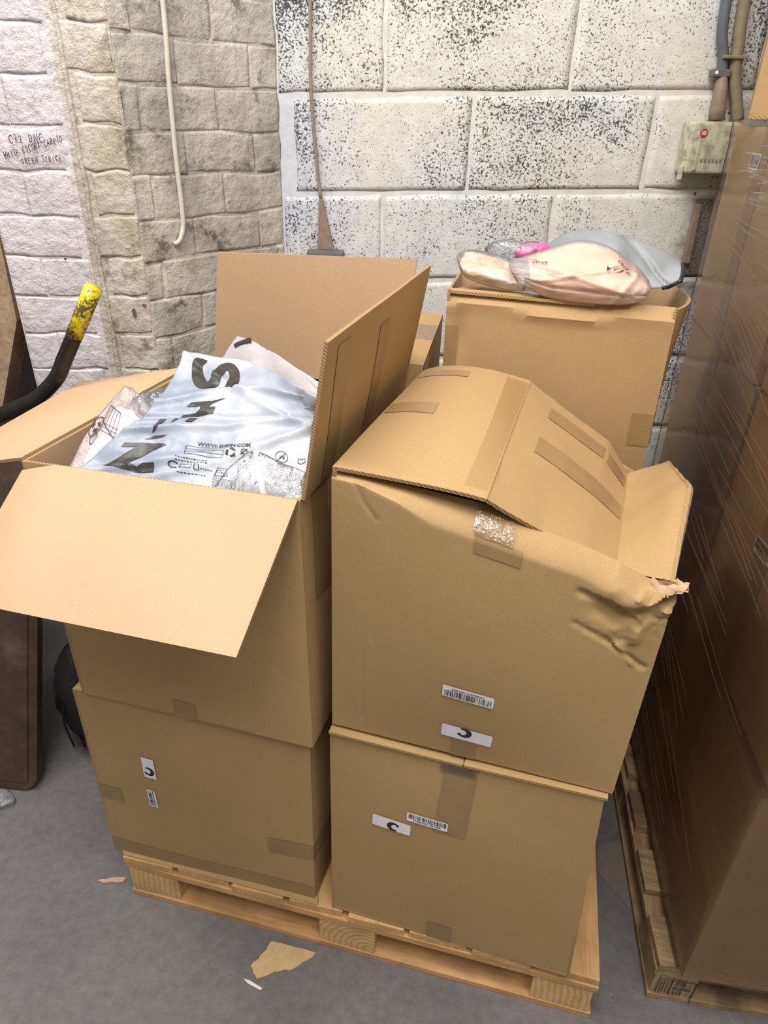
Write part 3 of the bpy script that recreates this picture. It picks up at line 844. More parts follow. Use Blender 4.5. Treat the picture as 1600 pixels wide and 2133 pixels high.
CREASE = [(-.007, .010, [(.745, .835), (.806, .837), (.899, .846), (.955, .879), (1.0, .985)]), (-.006, .009, [(.813, .834), (.923, .794)]), (.005, .008, [(.853, .843), (.913, .811)]),
          (-.0045, .007, [(.844, .705), (.971, .624)]), (.004, .006, [(.867, .711), (.938, .633)]), (.010, .016, [(.921, .735), (.925, .782), (.946, .823), (1.0, .913)]),
          (-.003, .008, [(.745, .724), (.859, .707), (.921, .735)]), (-.003, .006, [(.909, .671), (.977, .63)]), (.0025, .006, [(.829, .928), (.863, .744)]),
          (-.0022, .005, [(.063, .918), (.109, .84), (.15, .806)]), (-.0015, .005, [(.115, .88), (.114, .06)]), (-.0012, .005, [(.146, .80), (.148, .40)]),
          (-.003, .006, [(.783, .713), (.853, .693)]), (-.005, .008, [(.923, .834), (1.0, .831)]), (.005, .007, [(.965, .868), (1.0, .872)]),
          (.004, .006, [(.90, .90), (.93, .97)]), (-.004, .006, [(.93, .90), (.965, .985)]), (.004, .006, [(.955, .91), (.985, .99)])]
def sstep(a, b_, x):
    x = min(max((x-a)/(b_-a), 0), 1); return x*x*(3-2*x)
def crumple(p, s, t_):
    """sharp folds of the crushed corner: a lip pushed out over a creased dent"""
    k = 0.0
    for h, w, pl in CREASE:
        best = 9
        for (x0, y0), (x1, y1) in zip(pl, pl[1:]):
            dx, dy = x1-x0, y1-y0; q = min(max(((s-x0)*dx+(t_-y0)*dy)/(dx*dx+dy*dy), 0), 1)
            d = math.hypot((s-x0-dx*q), (t_-y0-dy*q))*0.56
            if d < best: best = d; eq = q
        k += h*max(0, 1-best/w)
    m_ = sstep(.74, .86, s)
    if m_ > 0:
        d = t_-interp(TL_, s)[0]
        k += m_*(0.013*sstep(-0.002, 0.020, d)*(1-0.5*sstep(0.05, 0.14, d))-0.012*math.exp(-((d+0.03)/0.035)**2))
        r = nz((p[0]+p[2]*.6, 0, p[2]-p[0]*.4), 34, 4)
        k += m_*0.005*sstep(.66, .8, t_)*(0.25-abs(r))
    return k
def f_front(s, t_):
    s_ = min(max(s, 0), 1)
    b_ = interp(BOT, s_); f_ = interp(FOLD, s_); o_ = interp(TOP, s_)
    k = 0.88
    if t_ <= k:
        q = t_/k
        x = [b_[i]+(f_[i]-b_[i])*q for i in range(3)]
        x[1] -= 0.014*math.sin(math.pi*min(max(q, 0), 1))*math.sin(math.pi*s_)
    else:
        q = (t_-k)/(1-k); q2 = math.sin(min(q, 1)*math.pi/2)
        x = [f_[0]+(o_[0]-f_[0])*q, f_[1]+(o_[1]-f_[1])*q**1.4, f_[2]+(o_[2]-f_[2])*(q2*0.6+q*0.4)]
    p_ = W(x)
    return p_+VX*(-crumple(x, s_, t_))+UX*(s-s_)*0.5
sheet('side_panel', f_front, 150, 130, TH, KR, t)
FLP = [[(.829, -.004, 1.356), (.915, .022, 1.300), (.985, .030, 1.268), (1.040, .040, 1.236), (1.122, .014, 1.246)],
       [(.850, .25, 1.362), (.935, .25, 1.312), (1.01, .25, 1.262), (1.067, .24, 1.217), (1.160, .215, 1.312)],
       [(.870, .5, 1.369), (.973, .5, 1.303), (1.05, .5, 1.255), (1.092, .46, 1.206), (1.176, .5, 1.226)]]
SK = [0, .30, .58, .76, 1.0]
def f_right_flap(s, t_):
    tc_ = .46
    if t_ < tc_: l0, l1, l2 = 1-t_/tc_, t_/tc_, 0.0
    else: l0, l1, l2 = 0.0, (1-t_)/(1-tc_), (t_-tc_)/(1-tc_)
    rows = []
    for k in range(5): rows.append((SK[k],)+tuple(FLP[0][k][i]*l0+FLP[1][k][i]*l1+FLP[2][k][i]*l2 for i in range(3)))
    x = interp(rows, s)
    if s > .76:
        q = (s-.76)/.24
        x[2] += 0.006*max(0, 1-abs(q-0.72)/0.28)*math.sin(math.pi*min(max(t_, 0), 1)) + 0.003*q*nz((s*2, t_*3, 0), 4)
    x[2] += 0.0022*nz((x[0], x[1], 0), 16, 3)
    return W(x)
sheet('flap', f_right_flap, 50, 30, TH, KR, t)
LFT = [[(.590, .010, 1.371), (.71, .004, 1.366), (.832, -.006, 1.357)], [(.618, .25, 1.375), (.73, .25, 1.386), (.851, .25, 1.364)], [(.645, .5, 1.372), (.735, .5, 1.390), (.871, .5, 1.371)]]
def f_left_flap(s, t_):
    l = ((t_-.5)*(t_-1)/.5, -t_*(t_-1)/.25, t_*(t_-.5)/.5); m_ = ((s-.5)*(s-1)/.5, -s*(s-1)/.25, s*(s-.5)/.5)
    x = [sum(l[j]*m_[k]*LFT[j][k][i] for j in range(3) for k in range(3)) for i in range(3)]
    x[2] += 0.0015*nz((x[0], x[1], 0), 9, 1)
    return W(x)
sheet('flap', f_left_flap, 20, 20, TH, KR, t)
# inner flap in the shadow of the gap
sheet('flap', bil((.60, .035, 1.340), (1.03, .035, 1.25), (1.03, .24, 1.20), (.62, .26, 1.335)), 6, 6, TH, KR, t)
def f_rside(s, t_):
    top = f_right_flap(1.0, s); a = W((1.111+.049*s, .5*s, .785))
    bow = 0.020*math.sin(math.pi*min(max(t_, 0), 1))*math.sin(math.pi*min(max(s, 0), 1))
    return a+(top-a)*t_+UX*(bow)
sheet('side_panel', f_rside, 20, 20, TH, KR, t)
def f_lside(s, t_):
    top = f_left_flap(0.0, 1-s); a = W((.63-.058*s, .52-.484*s, .785))
    return a+(top-VX*0.0-a)*t_
sheet('side_panel', f_lside, 10, 10, TH, KR, t)
def f_bside(s, t_):
    top = f_right_flap(1-2*s, 1.0) if s < .5 else f_left_flap(1-(s-.5)*2, 1.0); a = W((1.16-.53*s, .5+.02*s, .785))
    return a+(top-a)*t_
sheet('side_panel', f_bside, 20, 6, TH, KR, t)
sheet('bottom_panel', bil((.63, .52, .785), (1.16, .5, .785), (1.111, 0, .785), (.572, .036, .785)), 2, 2, TH, KR, t)
# torn lip at the crushed corner
def f_tear(s, q):
    x = [1.088+0.046*s, .004-.018*s-0.010*q, 1.252+.012*s-0.026*q*(1-0.7*s)]
    x[1] += 0.006*nz((s*3, q*2, 1), 1.6, 5); x[2] += 0.005*nz((s*4, q*2, 2), 1.8, 6)
    return W(x)
sheet('torn_lip', f_tear, 16, 8, 0.003, KR, t)
label_on(f_front, 0.478, 0.318, 0.092, 0.028, 0.0, t, 'bar', 11, flip=True)
label_on(f_front, 0.492, 0.128, 0.094, 0.034, -0.02, t, 'let', rs=math.pi, bend=(-0.006, 0.006))
tape(f_front, 0.445, 0.53, 0.0, 0.105, t); tape(f_front, 0.435, 0.565, 0.845, 0.90, t)
tape(f_front, 0.425, 0.535, 0.90, 1.0, t, M['tape_shiny'], ns=12, nt=10, eps=0.004)
tape(f_left_flap, 0.02, 0.42, 0.46, 0.56, t); tape(f_left_flap, 0.05, 0.55, 0.86, 0.93, t); tape(f_left_flap, 0.84, 0.992, 0.04, 0.96, t, M['tape_thin'])
for q0, q1 in ((0.42, 0.56), (0.78, 0.9)): tape(f_right_flap, 0.16, 0.74, q0, q1, t, skew=0.0)

# back left pair
t = thing('cardboard_box', 'taped kraft box at the back of the pallet, only its shiny top shows', 'box', W((0.33, 0.77, 0.77)), GB)
b = [(0.15, 0.60, 0.766), (0.60, 0.585, 0.766), (0.60, 1.0, 0.766), (0.17, 1.0, 0.766)]
p = [(0.14, 0.60, 1.355), (0.632, 0.572, 1.358), (0.605, 1.03, 1.36), (0.16, 1.02, 1.358)]
F = panels(t, b, p, seed=12)
ft = bil(p[0], (0.632, 0.572, 1.36), (0.605, 1.03, 1.362), p[3], 0.004, 0.002, 3)
sheet('flap', ft, 10, 10, TH, KR, t)
tape(ft, 0.0, 1.0, 0.42, 0.72, t, M['tape_shiny']); tape(F[1], 0.0, 0.25, 0.93, 1.0, t)
t = thing('cardboard_box', 'hidden kraft box at pallet level behind the sideways box', 'box', W((0.33, 0.77, 0.15)), GB)
b = [(0.12, 0.56, 0.1635), (0.56, 0.56, 0.1635), (0.56, 0.99, 0.1635), (0.14, 0.99, 0.1635)]
panels(t, b, [(x, y, 0.755) for x, y, z in b], seed=13)
sheet('top_panel', bil(*[(x, y, 0.757) for x, y, z in b]), 2, 2, TH, KR, t)

# back right pair, the upper one open at the top
t = thing('cardboard_box', 'hidden kraft box at pallet level behind the two-sticker box', 'box', W((0.9, 0.77, 0.15)), GB)
b = [(0.62, 0.57, 0.1635), (1.15, 0.57, 0.1635), (1.17, 0.98, 0.1635), (0.63, 0.98, 0.1635)]
panels(t, b, [(x, y, 0.765) for x, y, z in b], seed=14)
sheet('top_panel', bil(*[(x, y, 0.767) for x, y, z in b]), 2, 2, TH, KR, t)
t_rear = t = thing('cardboard_box', 'tall kraft box against the block wall with beige bags piled in its open top', 'box', W((0.9, 0.77, 0.78)), GB)
b = [(0.676, 0.57, 0.774), (1.145, 0.57, 0.774), (1.165, 0.95, 0.774), (0.66, 0.95, 0.774)]
p = [(0.672, 0.597, 1.522), (1.138, 0.585, 1.517), (1.158, 0.93, 1.50), (0.658, 0.90, 1.502)]
def f_rf(s, q):
    f0 = bil(b[0], b[1], p[1], p[0], 0.004, 0.003, 15)
    v_ = f0(s, q)
    # scored line below the rim and a dent by the left edge
    v_ += -VX*(0.006*math.exp(-((q-0.958-0.01*math.sin(s*9))/0.012)**2))
    v_ += VX*(0.010*math.exp(-((s-0.07)/0.03)**2-((q-0.87)/0.07)**2))
    if q > 0.96: v_ += VX*(q-0.96)*0.5
    return v_
sheet('side_panel', f_rf, 50, 60, TH, KR, t)
def f_rr(s, q):
    f0 = bil(b[1], b[2], p[2], p[1], 0.006, 0.002, 16)
    k = max(0, (q-0.55)/0.45)**1.5
    return f0(s, q)+UX*(0.04*k*math.sin(math.pi*min(max(s, 0), 1))**0.8)
sheet('side_panel', f_rr, 16, 16, TH, KR, t)
sheet('side_panel', bil(b[2], b[3], p[3], p[2], 0, 0.002, 17), 8, 8, TH, KR, t)
sheet('side_panel', bil(b[3], b[0], p[0], p[3], 0.004, 0.002, 18), 8, 8, TH, KR, t)
sheet('bottom_panel', bil(b[3], b[2], b[1], b[0]), 2, 2, TH, KR, t)
ff_ = bil((0.674, 0.60, 1.520), (0.98, 0.592, 1.516), (0.97, 0.68, 1.500), (0.71, 0.70, 1.512), 0.002, 0.002, 19)
sheet('flap', ff_, 8, 4, TH, [M['kraft'], M['kraft_edge']], t)
tape(f_rr, 0, 1, 0.60, 0.70, t); tape(f_rf, 0.9, 1.0, 0.60, 0.70, t); tape(f_rr, 0, 1, 0.25, 0.33, t); tape(f_rf, 0.80, 1.0, 0.27, 0.33, t)
tape(f_rf, 0.0, 0.06, 0.0, 0.9, t)

# ------------------------------------------------------------------ plastic bags
def cat(p0, p1, p2, p3, t): return 0.5*((2*p1)+(p2-p0)*t+(2*p0-5*p1+4*p2-p3)*t*t+(3*p1-p0-3*p2+p3)*t**3)
def ev1(L, x):
    n = len(L); xx = min(max(x, 0), 1)*(n-1); i = min(int(xx), n-2); q = xx-i
    gt = lambda k: L[k] if 0 <= k < n else (L[0]*2-L[1] if k < 0 else L[n-1]*2-L[n-2])
    return cat(gt(i-1), gt(i), gt(i+1), gt(i+2), q)
def surf(G):
    GW = [[W(p) for p in r] for r in G]
    return lambda s, t_: ev1([ev1(r, s) for r in GW], t_)
def wrinkled(f, amp, freq, seed, dirv=Vector((0, -0.45, 0.9)).normalized(), folds=()):
    def g_(s, t_):
        p = f(s, t_)
        k = amp*nz(p, freq, seed)+amp*0.5*(0.5-abs(nz(p, freq*2.1, seed+3)))
        for (a, b_, c_, w, h) in folds:            # ridge along a*s+b*t=c
            d = (a*s+b_*t_-c_)/w
            k += h*math.exp(-d*d)
        return p+dirv*k
    return g_
def pillow(name, f, ns, nt, thick, mat, parent, dirv=Vector((0, 0, 1))):
    """closed bag: printed skin f on top, sagging underside"""
    vs = []; fs = []
    n = (ns+1)*(nt+1)
    for lay in (0, 1):
        for j in range(nt+1):
            for i in range(ns+1):
                s, q = i/ns, j/nt
                p = f(s, q)
                if lay: p = p-dirv*(0.003+thick*(math.sin(math.pi*s)*math.sin(math.pi*q))**0.5)
                vs.append(p)
    ix = lambda l, i, j: l*n+j*(ns+1)+i
    for j in range(nt):
        for i in range(ns):
            fs.append((ix(0, i, j), ix(0, i+1, j), ix(0, i+1, j+1), ix(0, i, j+1)))
            fs.append((ix(1, i, j), ix(1, i, j+1), ix(1, i+1, j+1), ix(1, i+1, j)))
    for i in range(ns):
        fs.append((ix(0, i, 0), ix(1, i, 0), ix(1, i+1, 0), ix(0, i+1, 0))); fs.append((ix(0, i, nt), ix(0, i+1, nt), ix(1, i+1, nt), ix(1, i, nt)))
    for j in range(nt):
        fs.append((ix(0, 0, j), ix(0, 0, j+1), ix(1, 0, j+1), ix(1, 0, j))); fs.append((ix(0, ns, j), ix(1, ns, j), ix(1, ns, j+1), ix(0, ns, j+1)))
    return mesh_obj(name, vs, fs, mat, parent, smooth=True)
def uvprint(name, f, pf, eps, mat, parent, step=0.02):
    q = fine(pf, step)
    return decal(name, f, q[0], q[1], eps, mat, parent)

GBAG = 'clothing bags in the open box'
# loose clothing filling the box below the bags
t = thing('clothing_pile', 'dark bagged clothes packed deep inside the open box', 'clothes', W((0.28, 0.27, 1.15)), GBAG)
fp = wrinkled(surf([[(0.02, 0.05, 1.175), (0.28, 0.04, 1.18), (0.52, 0.03, 1.18)], [(0.05, 0.28, 1.20), (0.3, 0.28, 1.21), (0.545, 0.28, 1.20)], [(0.075, 0.51, 1.22), (0.32, 0.50, 1.24), (0.565, 0.49, 1.22)]]), 0.012, 14, 3)
pillow('fabric', fp, 30, 30, 0.06, M['dark_cloth'], t)

# big printed mailer bag
t_mail = t = thing('mailer_bag', 'large milky mailer bag with huge black letters across it', 'plastic bag', W((0.33, 0.2, 1.24)), GBAG)
GS = [[(0.068, 0.07, 1.255), (0.211, 0.078, 1.255), (0.34, 0.083, 1.255), (0.447, 0.089, 1.255), (0.518, 0.091, 1.255)],
      [(0.113, 0.131, 1.297), (0.208, 0.146, 1.297), (0.324, 0.146, 1.297), (0.425, 0.153, 1.297), (0.501, 0.159, 1.297)],
      [(0.16, 0.19, 1.337), (0.238, 0.205, 1.337), (0.321, 0.204, 1.337), (0.402, 0.217, 1.337), (0.489, 0.218, 1.337)],
      [(0.173, 0.273, 1.372), (0.239, 0.292, 1.372), (0.316, 0.292, 1.372), (0.406, 0.263, 1.372), (0.49, 0.236, 1.372)],
      [(0.157, 0.38, 1.402), (0.228, 0.378, 1.402), (0.307, 0.368, 1.402), (0.409, 0.288, 1.402), (0.503, 0.209, 1.402)]]
fm = wrinkled(surf(GS), 0.006, 16, 1, folds=((-0.25, 1, 0.60, 0.03, 0.010), (-0.2, 1, 0.36, 0.03, 0.007), (-0.45, 1, 0.02, 0.035, 0.007), (-0.6, 1, -0.12, 0.03, 0.006), (-0.1, 1, 0.48, 0.02, -0.005), (0.5, 1, 0.98, 0.03, 0.006)))
pillow('bag_skin', fm, 80, 70, 0.06, M['milky_bag'], t)
prints = []
Sx = [(0.161, 0.955), (0.151, 0.888), (0.187, 0.803), (0.236, 0.745), (0.286, 0.731), (0.315, 0.759), (0.319, 0.822), (0.333, 0.894), (0.371, 0.914), (0.418, 0.877), (0.443, 0.806), (0.441, 0.749), (0.431, 0.727)]
def smooth2(pts, k=5): return [(v.x, v.y) for v in spline([(x, y, 0) for x, y in pts], k)]
def poly(pts): return pts, [tuple(range(len(pts)))]
def stroke_metric(f, pts, w):
    """ribbon whose width is measured on the surface"""
    P = []; F_ = []
    n = len(pts)
    for i, (x, y) in enumerate(pts):
        a = pts[max(i-1, 0)]; b_ = pts[min(i+1, n-1)]
        e = 2e-3; x = min(max(x, 0.003), 0.997); y = min(max(y, 0.003), 0.997)
        ls = (f(x+e, y)-f(x-e, y)).length/(2*e); lt = (f(x, y+e)-f(x, y-e)).length/(2*e)
        dx, dy = (b_[0]-a[0])*ls, (b_[1]-a[1])*lt; l = math.hypot(dx, dy) or 1
        P += [(x-dy/l*w/2/ls, y+dx/l*w/2/lt), (x+dy/l*w/2/ls, y-dx/l*w/2/lt)]
    for i in range(n-1): F_.append((2*i, 2*i+1, 2*i+3, 2*i+2))
    return P, F_
f_plain = surf(GS)
uvprint('letter_print', fm, stroke_metric(f_plain, smooth2(Sx), 0.023), 0.0014, M['ink_big'], t)
for pl in ([(0.236, 0.602), (0.365, 0.617), (0.45, 0.655), (0.379, 0.602), (0.362, 0.578), (0.408, 0.582), (0.411, 0.543), (0.313, 0.516), (0.215, 0.495), (0.229, 0.516), (0.301, 0.53), (0.319, 0.557), (0.309, 0.578), (0.221, 0.57)],
           [(0.28, 0.494), (0.325, 0.504), (0.315, 0.459), (0.275, 0.455)], [(0.206, 0.478), (0.225, 0.484), (0.217, 0.439), (0.209, 0.435)],
           [(0.117, 0.466), (0.155, 0.473), (0.166, 0.421), (0.172, 0.362), (0.164, 0.351), (0.145, 0.405)], [(0.189, 0.331), (0.253, 0.341), (0.23, 0.321), (0.159, 0.292)],
           [(0.084, 0.254), (0.208, 0.268), (0.238, 0.276), (0.286, 0.264), (0.219, 0.179), (0.174, 0.103), (0.207, 0.091), (0.225, 0.113), (0.271, 0.122), (0.274, 0.063), (0.226, 0.06), (0.078, 0.079), (0.11, 0.137), (0.151, 0.215), (0.162, 0.226), (0.088, 0.22)]):
    uvprint('letter_print', fm, poly(pl), 0.0014, M['ink_big'], t)
def at_st(pf, s, q, sx, sy, rot=0): return xf2d(xf2d(pf, rot=rot), sx=sx, sy=sy, dx=s, dy=q)
small = [at_st(text2d('WWW.SHEIN.COM', 1.0, 0.012), 0.537, 0.303, 0.0295, 0.040)]
# ruled box
bx = [(0.369, 0.276), (0.542, 0.286), (0.534, 0.212), (0.376, 0.207), (0.369, 0.276)]
small.append(stroke2d(bx, 0.003))
for k in (0.33, 0.66): small.append(stroke2d([(0.372, 0.276-0.07*k), (0.539, 0.286-0.074*k)], 0.0025))
def dashes(s0, s1, q0, rows, dq, seed, h=0.006, slope=0.0):
    rnd = random.Random(seed); out = []
    for r in range(rows):
        x = s0
        while x < s1:
            w = rnd.uniform(0.003, 0.012); y = q0-r*dq+slope*(x-s0)
            out.append(rect2d(x, y, min(x+w, s1), y+h*0.6)); x += w+0.004
    return out
small += dashes(0.41, 0.50, 0.255, 1, 0.02, 1)+dashes(0.43, 0.49, 0.232, 1, 0.02, 2)
small += dashes(0.345, 0.475, 0.178, 2, 0.018, 3, 0.008)+dashes(0.36, 0.47, 0.088, 1, 0.016, 5, 0.008)
def recycle(s, q, r, rr):
    out = []
    for k in range(3):
        a = 2*math.pi*k/3+0.4
        arc = [(s+r*math.cos(a+i*0.22), q+rr*math.sin(a+i*0.22)) for i in range(6)]
        out.append(stroke2d(arc, r*0.5)); e = arc[-1]; th = a+1.1+math.pi/2+0.2
        out.append(poly([(e[0]+r*0.55*math.cos(th), e[1]+rr*0.55*math.sin(th)), (e[0]+r*0.5*math.cos(th+2.2), e[1]+rr*0.5*math.sin(th+2.2)), (e[0]+r*0.5*math.cos(th-2.2), e[1]+rr*0.5*math.sin(th-2.2))]))
    return out
small += recycle(0.572, 0.252, 0.019, 0.026)
small.append(circle2d(0.632, 0.262, 0.014, 0.004, 14)); small.append(stroke2d([(0.615, 0.245), (0.648, 0.28)], 0.004))
small.append(circle2d(0.342, 0.132, 0.018, 0.006, 14, 0.5, 5.5)); small.append(stroke2d([(0.365, 0.118), (0.41, 0.122), (0.415, 0.146), (0.37, 0.144), (0.365, 0.118)], 0.003))
small.append(stroke2d([(0.425, 0.117), (0.443, 0.117), (0.443, 0.147), (0.425, 0.147), (0.425, 0.117)], 0.004)); small += dashes(0.45, 0.50, 0.125, 1, 0.02, 7)
small.append(stroke2d([(0.505, 0.10), (0.56, 0.105), (0.555, 0.15), (0.52, 0.155), (0.505, 0.10)], 0.004)); small += dashes(0.515, 0.55, 0.137, 2, 0.016, 8, 0.007)
small += dashes(0.50, 0.60, 0.085, 6, 0.013, 9, 0.007, -0.15)
small.append(circle2d(0.824, 0.263, 0.036, 0.004, 22)); small.append(stroke2d([(0.80, 0.237), (0.848, 0.289)], 0.004)); small.append(stroke2d([(0.81, 0.25), (0.825, 0.27), (0.84, 0.262), (0.83, 0.248)], 0.007))
small.append(at_st(text2d('Warning', 1.0, 0.012), 0.845, 0.205, 0.030, 0.038, -0.15))
small += dashes(0.74, 0.84, 0.205, 4, 0.016, 12, 0.006, -0.22)+dashes(0.86, 0.95, 0.165, 3, 0.016, 13, 0.007, -0.1)
small.append(stroke2d([(0.925, 0.235), (0.948, 0.23), (0.972, 0.245), (0.97, 0.27), (0.948, 0.258), (0.93, 0.265), (0.925, 0.235)], 0.005))
small += recycle(0.875, 0.125, 0.016, 0.024)
uvprint('small_print', fm, merge2d(small), 0.0015, M['ink'], t, 0.03)

# pinkish frosted bag at the left
t = thing('garment_bag', 'frosted bag with pale pink garment leaning on the left box wall', 'plastic bag', W((0.12, 0.16, 1.24)), GBAG)
GP = [[(0.056, 0.066, 1.25), (0.12, 0.075, 1.242), (0.20, 0.090, 1.225)], [(0.055, 0.156, 1.305), (0.11, 0.145, 1.288), (0.18, 0.145, 1.268)], [(0.050, 0.25, 1.33), (0.100, 0.24, 1.325), (0.165, 0.225, 1.305)], [(0.048, 0.312, 1.343), (0.075, 0.30, 1.34), (0.115, 0.27, 1.335)]]
fg = wrinkled(surf(GP), 0.004, 22, 4, folds=((1, 0.3, 0.7, 0.06, 0.006),))
pillow('bag_skin', fg, 30, 36, 0.03, M['frosted_bag'], t)
fgi = lambda s, q: fg(0.12+0.8*s, 0.02+0.66*q)-Vector((0, -0.004, 0.010))
pillow('garment', fgi, 16, 16, 0.015, M['pink_fabric'], t)
pr = []
for k in range(5): pr.append(stroke2d([(0.10+0.075*k, 0.62-0.012*k), (0.16+0.085*k, 0.46-0.02*k)], 0.008))
pr += [stroke2d([(0.10, 0.62), (0.40, 0.575)], 0.008), stroke2d([(0.16, 0.46), (0.50, 0.38)], 0.008)]+dashes(0.20, 0.5, 0.45, 3, 0.03, 21, 0.012)
pr += recycle(0.09, 0.40, 0.06, 0.034); pr.append(circle2d(0.09, 0.40, 0.09, 0.012, 16)); pr.append(poly([(0.62, 0.42), (0.78, 0.40), (0.82, 0.30), (0.64, 0.31)])); pr.append(circle2d(0.16, 0.31, 0.05, 0.01, 10))
uvprint('small_print', fg, merge2d(pr), 0.0016, M['ink'], t, 0.05)

# crinkled clear bag
def blob(name, c_, ax, mat, parent, amp, freq, seed, n=28, T=W, power=1.0, pinch=None, rotz=0.0):
    vs = []; fs = []
    m_ = n//2; cc = T(c_)
    ux, vx = (UX, VX)
    cz, sz = math.cos(rotz), math.sin(rotz)
    for j in range(m_+1):
        th = math.pi*j/m_
        for i in range(n):
            ph = 2*math.pi*i/n
            d = Vector((math.sin(th)*math.cos(ph), math.sin(th)*math.sin(ph), math.cos(th)))
            sg = lambda x: math.copysign(abs(x)**power, x)
            q = [sg(d.x)*ax[0], sg(d.y)*ax[1], sg(d.z)*ax[2]]
            if pinch: k = pinch(d); q[1] *= k; q[2] *= k
            x = q[0]*cz-q[2]*sz; z = q[0]*sz+q[2]*cz
            p = cc+ux*x+vx*q[1]+Vector((0, 0, z))
            k = 1+0
            dirp = (p-cc).normalized() if (p-cc).length > 1e-6 else Vector((0, 0, 1))
            p += dirp*(amp*nz(p, freq, seed)+amp*0.7*(0.4-abs(nz(p, freq*1.9, seed+2))))
            vs.append(p)
    for j in range(m_):
        for i in range(n):
            a = j*n+i; b_ = j*n+(i+1) % n
            fs.append((a, a+n, b_+n, b_))
    return mesh_obj(name, vs, fs, mat, parent, smooth=True)
t = thing('clear_bag', 'small crinkled clear bag behind the pink garment bag', 'plastic bag', W((0.135, 0.29, 1.28)), GBAG)
blob('bag_skin', (0.135, 0.285, 1.305), (0.05, 0.05, 0.045), M['clear_bag'], t, 0.014, 32, 5, 40)

# bag with black slider at the back
t = thing('slider_bag', 'pale bag with a black slider strip poking up behind the big letters', 'plastic bag', W((0.38, 0.36, 1.28)), GBAG)
GZ = [[(0.20, 0.36, 1.33), (0.30, 0.34, 1.34), (0.40, 0.33, 1.34), (0.50, 0.30, 1.33)], [(0.235, 0.40, 1.40), (0.29, 0.385, 1.405), (0.38, 0.355, 1.39), (0.485, 0.32, 1.37)], [(0.253, 0.437, 1.432), (0.298, 0.407, 1.432), (0.389, 0.360, 1.412), (0.475, 0.335, 1.378)]]
fz = wrinkled(surf(GZ), 0.004, 20, 7)
pillow('bag_skin', fz, 30, 24, 0.03, M['pale_bag'], t, Vector((0, 0.6, 0.8)))
zs = stroke_metric(surf(GZ), [(0.14+0.20*k/8, 0.66+0.33*k/8) for k in range(9)], 0.011)
uvprint('slider_strip', fz, zs, 0.004, M['zip_black'], t)

# clear bag with white zip at the front right
t = thing('zip_bag', 'clear bag with a white zip strip in the front corner of the open box', 'plastic bag', W((0.45, 0.07, 1.24)), GBAG)
GC = [[(0.352, 0.046, 1.262), (0.40, 0.040, 1.262), (0.46, 0.038, 1.262), (0.525, 0.045, 1.262)], [(0.375, 0.074, 1.302), (0.42, 0.064, 1.310), (0.47, 0.06, 1.300), (0.52, 0.07, 1.288)], [(0.405, 0.112, 1.327), (0.425, 0.104, 1.333), (0.455, 0.104, 1.322), (0.51, 0.11, 1.303)]]
fc = wrinkled(surf(GC), 0.005, 30, 8)
pillow('bag_skin', fc, 30, 24, 0.02, M['clear_bag'], t, Vector((0, -0.5, 0.8)))
mailz = stroke_metric(surf(GC), [(0.33+0.36*k/8, 1.0-0.98*k/8) for k in range(9)], 0.009)
uvprint('zip_strip', fc, mailz, 0.003, M['zip_white'], t)

# bags on the tall box
GR = 'bags piled on the tall back box'
t = thing('fill_bag', 'dark grey bag stuffed low inside the tall back box', 'plastic bag', W((0.92, 0.76, 1.38)), GR)
blob('bag_skin', (0.915, 0.755, 1.435), (0.215, 0.125, 0.05), M['grey_bag'], t, 0.008, 14, 9, 32, power=0.6)
t = thing('garment_bag', 'large frosted bag with a folded beige garment, topmost on the tall box', 'plastic bag', W((0.96, 0.68, 1.48)), GR)
GBG = [[(0.815, 0.600, 1.547), (0.881, 0.592, 1.521), (0.96, 0.588, 1.515), (1.035, 0.59, 1.517), (1.074, 0.600, 1.529)],
       [(0.803, 0.600, 1.564), (0.877, 0.582, 1.553), (0.953, 0.572, 1.556), (1.029, 0.578, 1.552), (1.080, 0.596, 1.549)],
       [(0.794, 0.622, 1.576), (0.872, 0.612, 1.586), (0.948, 0.605, 1.594), (1.024, 0.608, 1.585), (1.080, 0.618, 1.558)],
       [(0.798, 0.690, 1.575), (0.858, 0.690, 1.597), (0.929, 0.690, 1.621), (0.994, 0.690, 1.612), (1.066, 0.690, 1.572)]]
back_d = (-VX*0.85+Vector((0, 0, 0.3))).normalized()
fbg = wrinkled(surf(GBG), 0.006, 20, 10, back_d, folds=((0.7, 1, 0.75, 0.03, 0.006), (-0.5, 1, 0.25, 0.025, 0.006), (0.15, 1, 0.30, 0.03, -0.006), (1, -0.3, 0.66, 0.03, 0.007)))
skin = pillow('bag_skin', fbg, 60, 40, 0.05, M['frosted_bag'], t, back_d)
def fbi(s, q):
    a_, b_ = 0.13+0.84*s, 0.03+0.93*q
    return fbg(a_, b_)-back_d*(0.007+0.004*abs(nz((a_*9, b_*6, 0), 1.4, 3)))
pillow('garment', fbi, 44, 30, 0.035, M['peach_fabric'], t, back_d)
t = thing('rolled_bag', 'small clear bag with a rolled tan garment at the left of the tall box', 'plastic bag', W((0.74, 0.70, 1.50)), GR)
GRL = [[(0.682, 0.640, 1.575), (0.700, 0.625, 1.548), (0.740, 0.618, 1.534), (0.795, 0.612, 1.527), (0.832, 0.612, 1.526)],
       [(0.680, 0.650, 1.583), (0.706, 0.622, 1.568), (0.745, 0.612, 1.560), (0.800, 0.608, 1.551), (0.836, 0.610, 1.545)],
       [(0.684, 0.690, 1.585), (0.713, 0.690, 1.590), (0.758, 0.690, 1.585), (0.800, 0.690, 1.572), (0.830, 0.690, 1.556)]]
frl = wrinkled(surf(GRL), 0.007, 30, 12, back_d)
pillow('bag_skin', frl, 40, 26, 0.045, M['clear_bag'], t, back_d)
